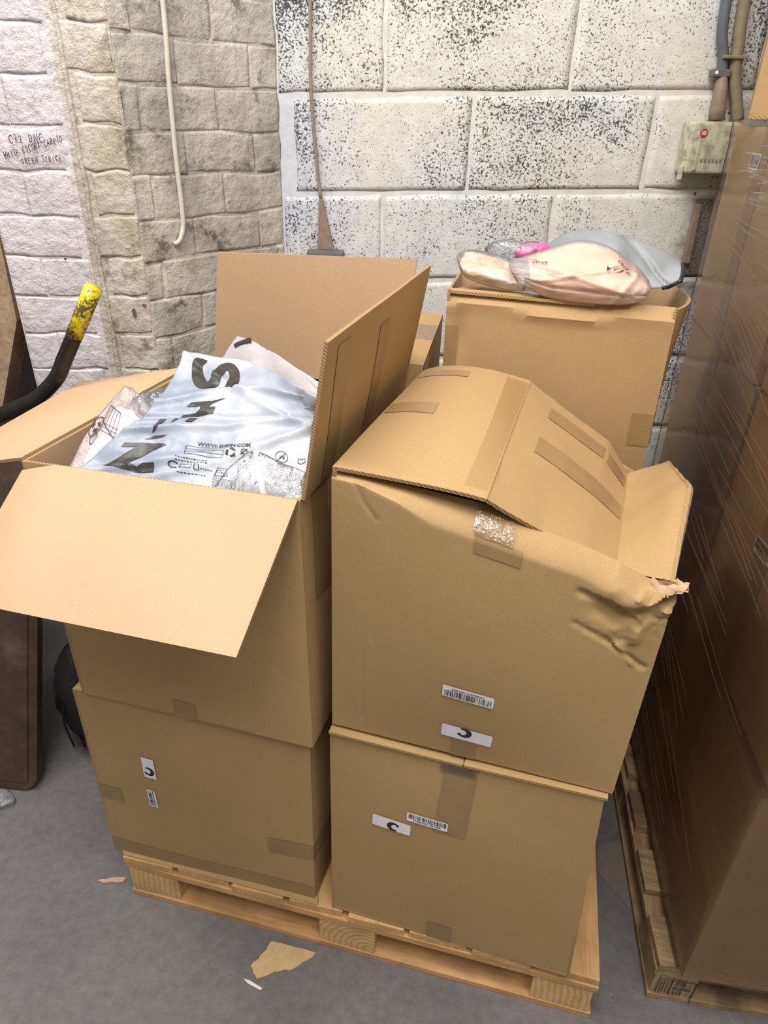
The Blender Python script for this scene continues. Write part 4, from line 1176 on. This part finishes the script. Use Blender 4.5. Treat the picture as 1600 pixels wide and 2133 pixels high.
frli = lambda s, q: frl(0.10+0.86*s, 0.04+0.88*q)-back_d*(0.006+0.005*abs(nz((s*7, q*3, 2), 1.6, 3)))
pillow('garment', frli, 30, 20, 0.03, M['tan_fabric'], t, back_d)
t = thing('pink_bag', 'clear bag with bright pink garment behind the beige ones', 'plastic bag', W((0.83, 0.80, 1.50)), GR)
blob('garment', (0.835, 0.80, 1.573), (0.045, 0.02, 0.020), M['hot_pink_fabric'], t, 0.010, 36, 13, 30, rotz=0.15)
blob('bag_skin', (0.80, 0.80, 1.572), (0.075, 0.028, 0.028), M['clear_bag'], t, 0.010, 30, 14, 40)
t = thing('grey_bag', 'flat grey plastic bag with black seam hanging over the tall box corner', 'plastic bag', W((1.03, 0.80, 1.48)), GR)
GG = [[(0.863, 0.75, 1.55), (0.959, 0.74, 1.536), (1.074, 0.74, 1.523), (1.128, 0.74, 1.529), (1.158, 0.74, 1.545)],
      [(0.858, 0.78, 1.574), (0.946, 0.78, 1.59), (1.047, 0.77, 1.575), (1.112, 0.77, 1.556), (1.163, 0.77, 1.56)],
      [(0.861, 0.82, 1.587), (0.92, 0.82, 1.623), (0.994, 0.82, 1.623), (1.094, 0.82, 1.602), (1.164, 0.82, 1.572)]]
fgz = wrinkled(surf(GG), 0.007, 13, 15, back_d, folds=((1, 0.2, 0.8, 0.03, -0.010), (1, -0.2, 0.35, 0.05, 0.006)))
pillow('bag_skin', fgz, 40, 24, 0.03, M['grey_bag'], t, back_d)
sm = [fgz(0.72+0.28*k/10, 0.0)-VX*0.004 for k in range(11)]+[fgz(1.0, 0.1+0.9*k/6) for k in range(6)]
tube('seam', sm, 0.0045, M['zip_black'], t, n=8)

items = [poly([(-1.5, 0.3), (-1.1, 0.75), (-0.95, 0.25)])]
for r in range(3): items += [rect2d(-0.9+0.12*k+0.05*r, 0.35-0.28*r, -0.9+0.12*k+0.09+0.05*r, 0.47-0.28*r) for k in range(8)]
items += [circle2d(0.5, -0.6, 0.22, 0.08, 14), circle2d(0.75, 0.75, 0.2, 0.08, 14)]
for r in range(4): items.append(rect2d(0.35, -0.2+0.2*r, 1.15-0.1*r, -0.12+0.2*r))
bag_parent = skin.parent
for k_, (pf, s0, q0, sz, rt) in enumerate(((merge2d(items), 0.72, 0.62, 0.020, 0.55), (merge2d([text2d('27*39', 1.0, 0.02), poly([(-1.9, 1.1), (-0.5, 0.95), (-0.2, 0.55), (-1.1, 0.9)])]), 0.20, 0.66, 0.013, -0.1))):
    mp = on_panel(surf(GBG), s0, q0, rt)
    q_ = fine(pf, 0.4)
    decal('small_print', fbg, [mp(x*sz, y*sz) for x, y in q_[0]], q_[1], 0.002, M['ink'], bag_parent)

# ------------------------------------------------------------------ film-wrapped stack at the right
GW_ = 'film-wrapped boxes on the right pallet'
def wrapped_box(label, r0, r1, w0, w1, z0, z1, seed, labels=()):
    t = thing('cardboard_box', label, 'box', W2(((r0+r1)/2, (w0+w1)/2, z0)), GW_)
    b = [(r0, w0, z0), (r1, w0, z0), (r1, w1, z0), (r0, w1, z0)]; p = [(r0, w0, z1), (r1, w0, z1), (r1, w1, z1), (r0, w1, z1)]
    F = panels(t, b, p, T=W2, bulge=(0.004, 0, 0, 0.006), seed=seed, rough=0.002)
    mid = (r0+r1)/2
    sheet('flap', bil(p[0], (mid, w0, z1), (mid, w1, z1), p[3], T=W2), 4, 4, TH, KR, t)
    sheet('flap', bil((mid, w0, z1), p[1], p[2], (mid, w1, z1), T=W2), 4, 4, TH, KR, t)
    for f, s, q, w, h, rot, rs in [(F[k],)+tuple(l) for k, *l in labels]:
        label_on(f, s, q, w, h, rot, t, 'bar', rs)
    tape(F[3], 0.40, 0.52, 0.0, 1.0, t)
    return t, F
t1 = wrapped_box('wrapped kraft box at the front bottom of the right stack', 0, 0.58, 0, 0.635, 0.150, 0.772, 30)
wrapped_box('wrapped kraft box at the back bottom of the right stack', 0.006, 0.58, 0.645, 1.16, 0.150, 0.765, 31)
wrapped_box('wrapped kraft box with barcode, middle tier front of the right stack', 0.012, 0.59, 0.006, 0.58, 0.780, 1.345, 32, ((3, 0.46, 0.585, 0.082, 0.036, 0.12, 33),))
wrapped_box('wrapped kraft box at the back of the middle tier of the right stack', 0.006, 0.59, 0.59, 1.165, 0.780, 1.350, 34)
wrapped_box('wrapped kraft box with small barcode, top tier against the block wall', 0.0, 0.58, 0.60, 1.165, 1.356, 1.835, 35, ((3, 0.375, 0.855, 0.070, 0.034, 0.0, 36),))
wrapped_box('wrapped kraft box at the front of the top tier of the right stack', 0.015, 0.58, 0.02, 0.59, 1.352, 1.833, 37)
def upper():
    T = lambda p: Vector((0.822, 1.85, 0))+Vector((0.92, -0.392, 0))*p[0]+Vector((0.392, 0.92, 0))*p[1]+Vector((0, 0, p[2]))
    t = thing('cardboard_box', 'unwrapped kraft box standing loose on top of the right stack', 'box', T((0.25, 0.15, 1.84)), GW_)
    b = [(0, 0, 1.85), (0.5, 0, 1.85), (0.5, 0.3, 1.85), (0, 0.3, 1.85)]; p = [(x, y, 2.3) for x, y, z in b]
    F = panels(t, b, p, T=T, seed=40, rough=0.001)
    sheet('top_panel', bil(*p, T=T), 2, 2, TH, KR, t)
upper()
# stretch film, one skin around the whole load, standing a little off the boxes
def film():
    t = thing('stretch_film', 'clear crinkled stretch film wrapped around the right-hand stack of boxes', 'plastic film', W2((0.29, 0.58, 0.12)))
    x0, x1, y0, y1 = -0.010, 0.600, -0.012, 1.178
    per = []
    NS, NF = 60, 30
    for i in range(NS): per.append((x0, y1+(y0-y1)*i/NS, 0))      # left side, back to front
    for i in range(NF): per.append((x0+(x1-x0)*i/NF, y0, 1))
    for i in range(NS): per.append((x1, y0+(y1-y0)*i/NS, 2))
    for i in range(NF): per.append((x1+(x0-x1)*i/NF, y1, 3))
    nz_ = 70; vs = []; fs = []; L = len(per)
    nrm = {0: -RD, 1: -WD, 2: RD, 3: WD}
    for j in range(nz_+1):
        z = 0.1645+(1.846-0.1645)*j/nz_
        for k, (x, y, sd) in enumerate(per):
            # ropes of film fan out diagonally
            a = y if sd in (0, 2) else x
            w_ = 0.0045*(0.6-abs(noise.noise(Vector((a*2.0+z*0.7, z*26.0-a*9.0, sd*3.3)))) )+0.003*noise.noise(Vector((a*5, z*6, sd)))
            amp = 1.0 if z > 1.36 else 0.55
            vs.append(W2((x, y, z))+nrm[sd]*(w_*amp))
    for j in range(nz_):
        for k in range(L):
            a = j*L+k; b_ = j*L+(k+1) % L
            fs.append((a, b_, b_+L, a+L))
    mesh_obj('film_skin', vs, fs, M['stretch_film'], t, smooth=True)
    # gathered ropes of film on the side that faces the loose boxes
    rnd = random.Random(5); vs = []; fs = []
    def rope(a0, z0, a1, z1, wd, front=False):
        k0 = len(vs); n = 10
        for i in range(n+1):
            q = i/n; a = a0+(a1-a0)*q; z = z0+(z1-z0)*q+0.006*math.sin(q*3.1+z0*40)
            w_ = wd*math.sin(math.pi*min(max(q, 0.03), 0.97))**0.6/2
            for e, o_ in ((-1, 0), (0, 0.0022), (1, 0)):
                p = (a, -0.0185-o_, z+e*w_) if front else (-0.0165-o_, a, z+e*w_)
                vs.append(W2(p))
        for i in range(n):
            for e in (0, 1):
                b_ = k0+i*3+e; fs.append((b_, b_+1, b_+4, b_+3))
    for k in range(40):
        a0 = rnd.uniform(0.62, 1.02); z0 = rnd.uniform(1.38, 1.80); L_ = rnd.uniform(0.16, 0.42)
        rope(a0, z0, a0-L_, z0+(z0-1.62)*0.25*L_/0.3-0.02, rnd.uniform(0.003, 0.008))
    for k in range(26):
        a0 = rnd.uniform(0.5, 1.0); z0 = rnd.uniform(0.80, 1.30); L_ = rnd.uniform(0.25, 0.5)
        rope(a0, z0, a0-L_, z0-rnd.uniform(0.0, 0.06), rnd.uniform(0.0015, 0.0035))
    for k in range(26):
        a0 = rnd.uniform(0.45, 0.95); z0 = rnd.uniform(0.22, 0.70); L_ = rnd.uniform(0.2, 0.45)
        rope(a0, z0, a0-L_, z0-rnd.uniform(0.02, 0.10), rnd.uniform(0.0015, 0.0035))
    for k in range(7): rope(0.02+0.02*k, 0.20+0.02*(k % 3), 0.12+0.05*k, 0.185+0.015*(k % 4), 0.003, True)
    o = mesh_obj('film_folds', vs, fs, M['film_rope'], t, smooth=True); o['kind'] = 'stuff'
film()

# ------------------------------------------------------------------ services on the walls
# thin cable running into a tapering capping and a grey box on the back wall
t = thing('cable_drop', 'thin brown cable dropping into a tapering metal capping on the block wall', 'cable', (-0.2, YB, 1.49))
cy = YB-0.014
tube('cable', spline([(-0.220, cy, 2.6), (-0.220, cy, 2.1), (-0.224, cy, 1.90), (-0.215, cy, 1.74), (-0.204, cy, 1.62)], 6), 0.005, M['dusty_cable'], t, n=8)
hexa('capping', [Vector((-0.217, cy-0.010, 1.487)), Vector((-0.168, cy-0.010, 1.487)), Vector((-0.168, cy+0.010, 1.487)), Vector((-0.217, cy+0.010, 1.487))],
     [Vector((-0.209, cy-0.005, 1.625)), Vector((-0.198, cy-0.005, 1.625)), Vector((-0.198, cy+0.010, 1.625)), Vector((-0.209, cy+0.010, 1.625))], M['brown_capping'], t, bevel=0.002)
t = thing('switch_box', 'dark grey metal electrical box on the wall behind the open box flap', 'electrical box', (-0.192, YB, 1.36))
box_in(lambda p: Vector(p), 'body', -0.247, -0.137, YB-0.055, YB-0.004, 1.37, 1.487, M['socket_grey'], t, bevel=0.008)
box_in(lambda p: Vector(p), 'switch_plate', -0.235, -0.149, YB-0.060, YB-0.053, 1.385, 1.47, M['steel_grey'], t, bevel=0.003)
# white cable on the splayed side of the pier
def side(k, z, off=0.012):
    return Vector((P2[0]+(PQ[0]-P2[0])*k, P2[1]+(PQ[1]-P2[1])*k, z))+nside*off
t = tag(tube('white_cable', spline([side(0.300, 2.6), side(0.290, 2.07), side(0.272, 1.90), side(0.262, 1.75), side(0.262, 1.62), side(0.255, 1.575), side(0.225, 1.545), side(0.20, 1.535, 0.004)], 6), 0.0062, M['cable_white'], None, loc=(0, 0, 0), n=8), 'white painted cable hanging down the splayed brick pier', 'cable')

# junction box with two cables and clips
t = thing('junction_box', 'cream plastic junction box with a round red badge at the right of the wall', 'electrical box', (0.87, YB, 1.70))
jy = YB-0.075
box_in(lambda p: Vector(p), 'body', 0.800, 0.935, YB-0.06, YB-0.004, 1.715, 1.842, M['junction_cream'], t, bevel=0.008)
lid = box_in(lambda p: Vector(p), 'lid', 0.803, 0.932, jy, YB-0.058, 1.718, 1.840, M['junction_cream'], t, bevel=0.006)
box_in(lambda p: Vector(p), 'rib', 0.826, 0.832, jy-0.003, jy+0.002, 1.725, 1.80, M['junction_cream'], lid, bevel=0.001)
box_in(lambda p: Vector(p), 'rib', 0.905, 0.911, jy-0.003, jy+0.002, 1.725, 1.835, M['junction_cream'], lid, bevel=0.001)
hinge = box_in(lambda p: Vector(p), 'hinge', 0.793, 0.803, jy+0.005, jy+0.02, 1.700, 1.735, M['junction_cream'], t, bevel=0.002)
def disc(name, c_, r, th, mat, parent, n=20):
    vs = [Vector((c_[0]+r*math.cos(2*math.pi*k/n), c_[1]-(th if l else 0), c_[2]+r*math.sin(2*math.pi*k/n))) for l in (0, 1) for k in range(n)]
    fs = [tuple(n+k for k in range(n))]+[(k, (k+1) % n, (k+1) % n+n, k+n) for k in range(n)]
    return mesh_obj(name, vs, fs, mat, parent)
disc('badge_ring', (0.835, jy, 1.815), 0.0105, 0.0012, M['steel_grey'], lid)
bd = disc('badge', (0.835, jy-0.0012, 1.815), 0.0088, 0.0012, M['pink_red'], lid)
bp = merge2d([stroke2d([(-0.5, -0.5), (-0.6, 0.4), (-0.1, 0.5), (-0.2, 0.0), (-0.1, -0.5)], 0.16), stroke2d([(0.15, 0.5), (0.1, -0.5), (0.4, -0.5)], 0.16), stroke2d([(0.5, 0.5), (0.5, -0.5), (0.7, -0.45)], 0.16)])
mesh_obj('badge_print', [Vector((0.835+x*0.0085, jy-0.0028, 1.815+y*0.0085)) for x, y in bp[0]], bp[1], M['label_white'], bd)
mk = merge2d([rect2d(k*0.0105, 0, k*0.0105+0.007, 0.009) for k in range(6)])
mesh_obj('moulded_marks', [Vector((0.840+x, jy-0.0008, 1.744+y)) for x, y in mk[0]], mk[1], M['khaki_cable'], lid)
t = thing('grey_cable', 'dark grey cable clipped to the wall above the junction box', 'cable', (0.87, YB, 1.84))
tube('cable', spline([(0.826, YB-0.022, 2.6), (0.838, YB-0.022, 2.11), (0.862, YB-0.022, 1.99), (0.868, YB-0.024, 1.945)], 6), 0.0135, M['grey_cable'], t, n=10)
tube('cable_boot', [(0.868, YB-0.024, 1.955), (0.872, YB-0.03, 1.91), (0.874, YB-0.034, 1.87), (0.875, YB-0.036, 1.845)], [0.0135, 0.018, 0.021, 0.020], M['brown_capping'], t, n=12)
clip = box_in(lambda p: Vector(p), 'cable_clip', 0.838, 0.884, YB-0.040, YB-0.008, 1.945, 1.962, M['steel_grey'], t, bevel=0.002)
disc('screw', (0.847, YB-0.040, 1.954), 0.0045, 0.002, M['zip_white'], clip, 10)
t = thing('khaki_cable', 'thick khaki cable curving down to the right of the grey cable', 'cable', (0.93, YB, 1.84))
tube('cable', spline([(0.868, YB-0.024, 2.6), (0.884, YB-0.024, 2.11), (0.893, YB-0.024, 2.02), (0.899, YB-0.024, 1.96), (0.918, YB-0.028, 1.90), (0.936, YB-0.032, 1.845)], 6), 0.0155, M['khaki_cable'], t, n=10)
box_in(lambda p: Vector(p), 'cable_clip', 0.855, 0.916, YB-0.044, YB-0.008, 1.985, 1.993, M['khaki_cable'], t, bevel=0.002)
t = tag(hexa('capping_strip', [Vector((0.880, YB-0.018, 1.47)), Vector((0.902, YB-0.018, 1.47)), Vector((0.902, YB-0.002, 1.47)), Vector((0.880, YB-0.002, 1.47))],
     [Vector((0.880, YB-0.018, 1.635)), Vector((0.898, YB-0.018, 1.635)), Vector((0.898, YB-0.002, 1.635)), Vector((0.880, YB-0.002, 1.635))], M['brown_capping'], None, loc=(0.89, YB, 1.47), bevel=0.004), 'short brown cable capping strip on bare block below the junction box', 'cable cover')

# ------------------------------------------------------------------ odds and ends at the left
t = thing('steel_handle', 'bent black steel handle with worn yellow paint on its end', 'handle', (-1.4, 1.45, 0))
path = spline([(-1.42, 1.40, 0.02), (-1.40, 1.42, 0.5), (-1.34, 1.50, 0.96), (-1.12, 1.57, 1.12), (-0.965, 1.59, 1.175), (-0.875, 1.60, 1.212), (-0.805, 1.60, 1.268), (-0.768, 1.60, 1.325), (-0.735, 1.60, 1.379)], 8)
tube('shaft', path, 0.0185, M['black_pipe'], t, n=16)
tube('painted_end', [(-0.735, 1.60, 1.379), (-0.702, 1.60, 1.434), (-0.669, 1.60, 1.490)], 0.0195, M['worn_yellow'], t, n=16)
t = thing('dark_board', 'dark brown rounded-corner board leaning against the white pier', 'board', (-1.2, 1.42, 0))
# leaning panel with one rounded corner
o_ = Vector((-1.055, 1.405, 0.004)); up_ = Vector((0.09, 0.30, 0.95)).normalized(); lf_ = Vector((-1, 0.06, 0)); lf_ = (lf_-up_*lf_.dot(up_)).normalized()
no_ = up_.cross(lf_).normalized()
out = []
R_ = 0.05
for k in range(7):
    a = math.radians(90*k/6); out.append((R_-R_*math.cos(a), R_-R_*math.sin(a)))
out = [(0, 1.08)]+out+[(0.55, 0.0), (0.55, 1.08)]
def board(name, off, inset, th, mat, parent):
    pts = [(min(max(x, inset), 0.55-inset), min(max(y, inset), 1.08-inset)) for x, y in out]
    vs = [o_+lf_*x+up_*y+no_*off for x, y in pts]+[o_+lf_*x+up_*y+no_*(off+th) for x, y in pts]
    n = len(pts)
    fs = [tuple(range(n)), tuple(range(2*n-1, n-1, -1))]+[(k, k+n, (k+1) % n+n, (k+1) % n) for k in range(n)]
    return mesh_obj(name, vs, fs, mat, parent)
s_ = 1 if no_.y > 0 else -1
board('panel', 0.0, 0.0, 0.028*s_, M['dark_board'], t)
board('raised_field', -0.004*s_, 0.028, 0.006*s_, M['dark_board'], t)
t = thing('wooden_post', 'rough sawn wooden plank leaning in the gap beside the pier', 'plank', (-1.5, 1.97, 0))
pp = [(-1.85, 0), (-1.585, 0), (-1.04, 1.32), (-1.03, 1.62), (-1.18, 1.62)]
mesh_obj('plank', [Vector((x, y, z)) for y in (1.93, 2.02) for x, z in pp], [(0, 1, 2, 3, 4), (9, 8, 7, 6, 5)]+[(k, k+5, (k+1) % 5+5, (k+1) % 5) for k in range(5)], M['post_wood'], t)
t = thing('net_sack', 'black mesh sack slumped on the floor between dark board and boxes', 'sack', (-0.93, 1.56, 0))
blob('sack_body', (0, 0, 0), (0.10, 0.085, 0.20), M['black_net'], t, 0.03, 11, 20, 36, T=lambda p: Vector((-0.935, 1.62, 0.205)))
for k in range(4):
    a = 0.5*k
    tube('net_cord', spline([(-0.995+0.035*k, 1.56, 0.03), (-0.985+0.03*k, 1.532, 0.19), (-0.95+0.02*k, 1.56, 0.34)], 5), 0.003, M['black_net'], t, n=6)

# floor scraps
def scrap(name, pts, z, th, mat, label, cat_, lift=0.0):
    cx = sum(p[0] for p in pts)/len(pts); cy_ = sum(p[1] for p in pts)/len(pts)
    n = len(pts)
    vs = [Vector((x, y, z+th+lift*((x-cx)**2+(y-cy_)**2)*40)) for x, y in pts]+[Vector((x, y, z+lift*((x-cx)**2+(y-cy_)**2)*40)) for x, y in pts]
    fs = [tuple(range(n)), tuple(range(2*n-1, n-1, -1))]+[(k, k+n, (k+1) % n+n, (k+1) % n) for k in range(n)]
    return tag(mesh_obj(name, vs, fs, mat, None, loc=(cx, cy_, z)), label, cat_)
def jag(pts, k=4, a=0.004):
    out_ = []
    for i, p in enumerate(pts):
        q = pts[(i+1) % len(pts)]
        for j in range(k):
            out_.append((p[0]+(q[0]-p[0])*j/k+(random.uniform(-a, a) if j else 0), p[1]+(q[1]-p[1])*j/k+(random.uniform(-a, a) if j else 0)))
    return out_
scrap('cardboard_scrap', jag([(-0.305, 0.916), (-0.285, 0.888), (-0.245, 0.905), (-0.20, 0.912), (-0.150, 0.945), (-0.148, 0.952), (-0.262, 0.977), (-0.278, 0.95)], 4, 0.003), 0.001, 0.004, M['cardboard_scrap'], 'torn triangular piece of cardboard on the floor in front of the pallet', 'scrap')
scrap('wood_splinter', jag([(-0.765, 1.123), (-0.74, 1.118), (-0.69, 1.124), (-0.685, 1.134), (-0.73, 1.132)], 3, 0.002), 0.001, 0.008, M['splinter'], 'pale wood splinter on the floor by the pallet corner', 'scrap')
scrap('plastic_sliver', [(-0.318, 0.889), (-0.305, 0.878), (-0.272, 0.864), (-0.268, 0.868), (-0.30, 0.884)], 0.001, 0.002, M['zip_white'], 'thin white plastic sliver beside the torn cardboard', 'scrap')
scrap('flattened_card', [(0.62, 1.20), (0.655, 1.275), (0.80, 1.30), (0.86, 1.05), (0.70, 1.06)], 0.0005, 0.002, M['flat_card_floor'], 'flat dirty cardboard sheet on the floor between the two pallets', 'scrap')
t = thing('clear_wrapper', 'crumpled clear wrapper on the floor under the dark board', 'scrap', (-1.15, 1.36, 0))
blob('wrapper', (0, 0, 0), (0.05, 0.03, 0.012), M['clear_bag'], t, 0.008, 30, 22, 20, T=lambda p: Vector((-1.15, 1.372, 0.014)))
